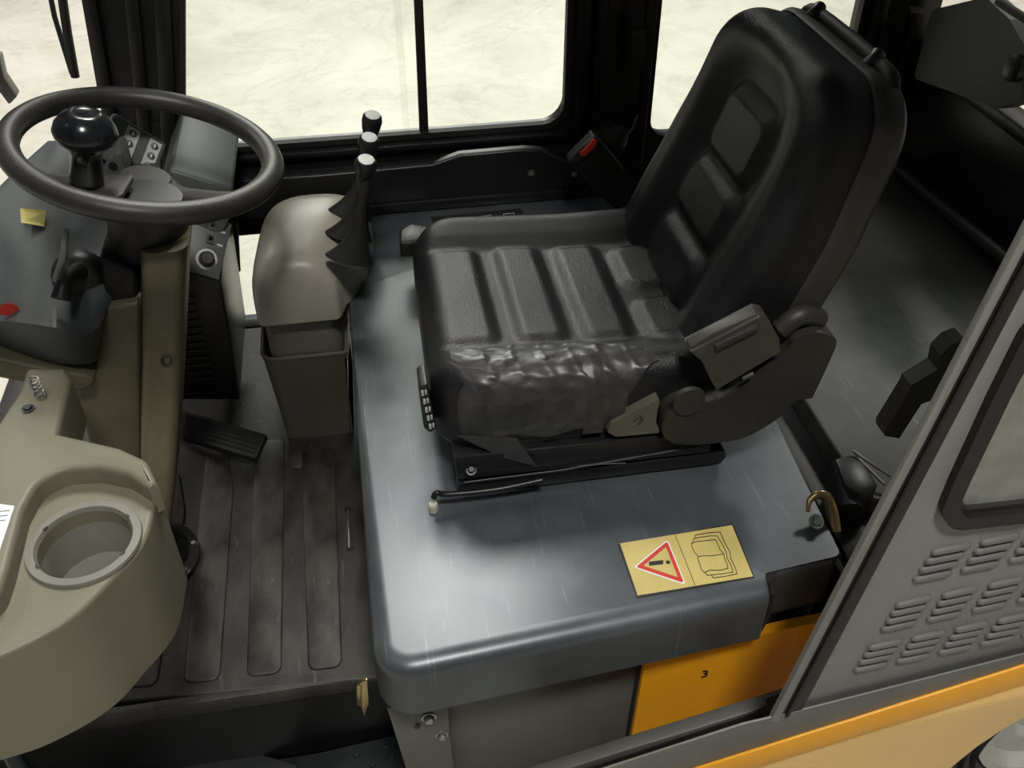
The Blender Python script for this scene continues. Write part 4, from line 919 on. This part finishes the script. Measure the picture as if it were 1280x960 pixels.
lathe('reel_cover', [(0, -.03), (.030, -.03), (.032, .0), (.030, .018), (.020, .024), (0, .024)], (0.5197, 1.81, 0.1135), (.25, -1, .1), blackp, rl, 32)
bolt('bolt', (0.4712, 1.76, 0.1511), (.2, -1, .2), .006, darkst, rl, .006)
tube('wire', [(0.5418, 1.78, 0.1257), (0.5599, 1.79, 0.1443), (0.5695, 1.8, 0.1635)], .003, darkst, rl, 8)
sb = thing('seat_belt', (0.5641, 1.8, 0.188), 'hanging black seat belt strap with tongue on the pillar between windows', 'seat belt')
prism('strap', [(0.5501, 0.2751), (0.5665, 0.2741), (0.5675, 0.1877), (0.5539, 0.1887)], 'y', 1.80, 1.803, rubber, sb, 0)
prism('tongue', [(0.5417, 0.3404), (0.5655, 0.3421), (0.572, 0.2884), (0.5672, 0.2695), (0.5475, 0.2708), (0.5426, 0.2903)], 'y', 1.792, 1.800, blackp, sb, .002)
prism('tongue_slot', [(0.5461, 0.3296), (0.5604, 0.3303), (0.5633, 0.2972), (0.5473, 0.2951)], 'y', 1.7905, 1.793, ink, sb, 0)
prism('upper_strap', [(0.5405, 0.4823), (0.5558, 0.4816), (0.566, 0.3341), (0.5566, 0.3316)], 'y', 1.796, 1.80, rubber, sb, 0)

# wiper outside the windscreen
wy = thing('windscreen_wiper', (-0.4744, 1.72, 0.3489), 'black windscreen wiper hanging outside the glass at top left', 'wiper')
tube('blade', [(-0.4978, 1.9, 0.4628), (-0.5122, 1.9, 0.3637), (-0.5216, 1.9, 0.279)], .0085, rubber, wy, 8)
tube('arm', [(-0.5248, 1.92, 0.4582), (-0.5316, 1.92, 0.3874), (-0.5286, 1.91, 0.322), (-0.5256, 1.9, 0.2855)], .005, rubber, wy, 8)
hs = thing('hose_bracket', (-0.6469, 1.9, 0.2498), 'grey bracket arm outside the windscreen at the left frame edge', 'bracket')
prism('arm', [(-0.6649, 0.3434), (-0.6375, 0.3327), (-0.6417, 0.2934), (-0.6307, 0.255), (-0.6498, 0.2404), (-0.6589, 0.2665), (-0.6767, 0.308)], 'y', 1.88, 1.91, mat('mid_grey_metal', (.16, .16, .14), .5), hs, .003)
prism('rear_pillar_clip', [(1.105, 0.3593), (1.129, 0.358), (1.137, 0.3451), (1.109, 0.3467)], 'y', 1.775, 1.785, greyp, wr, .001)
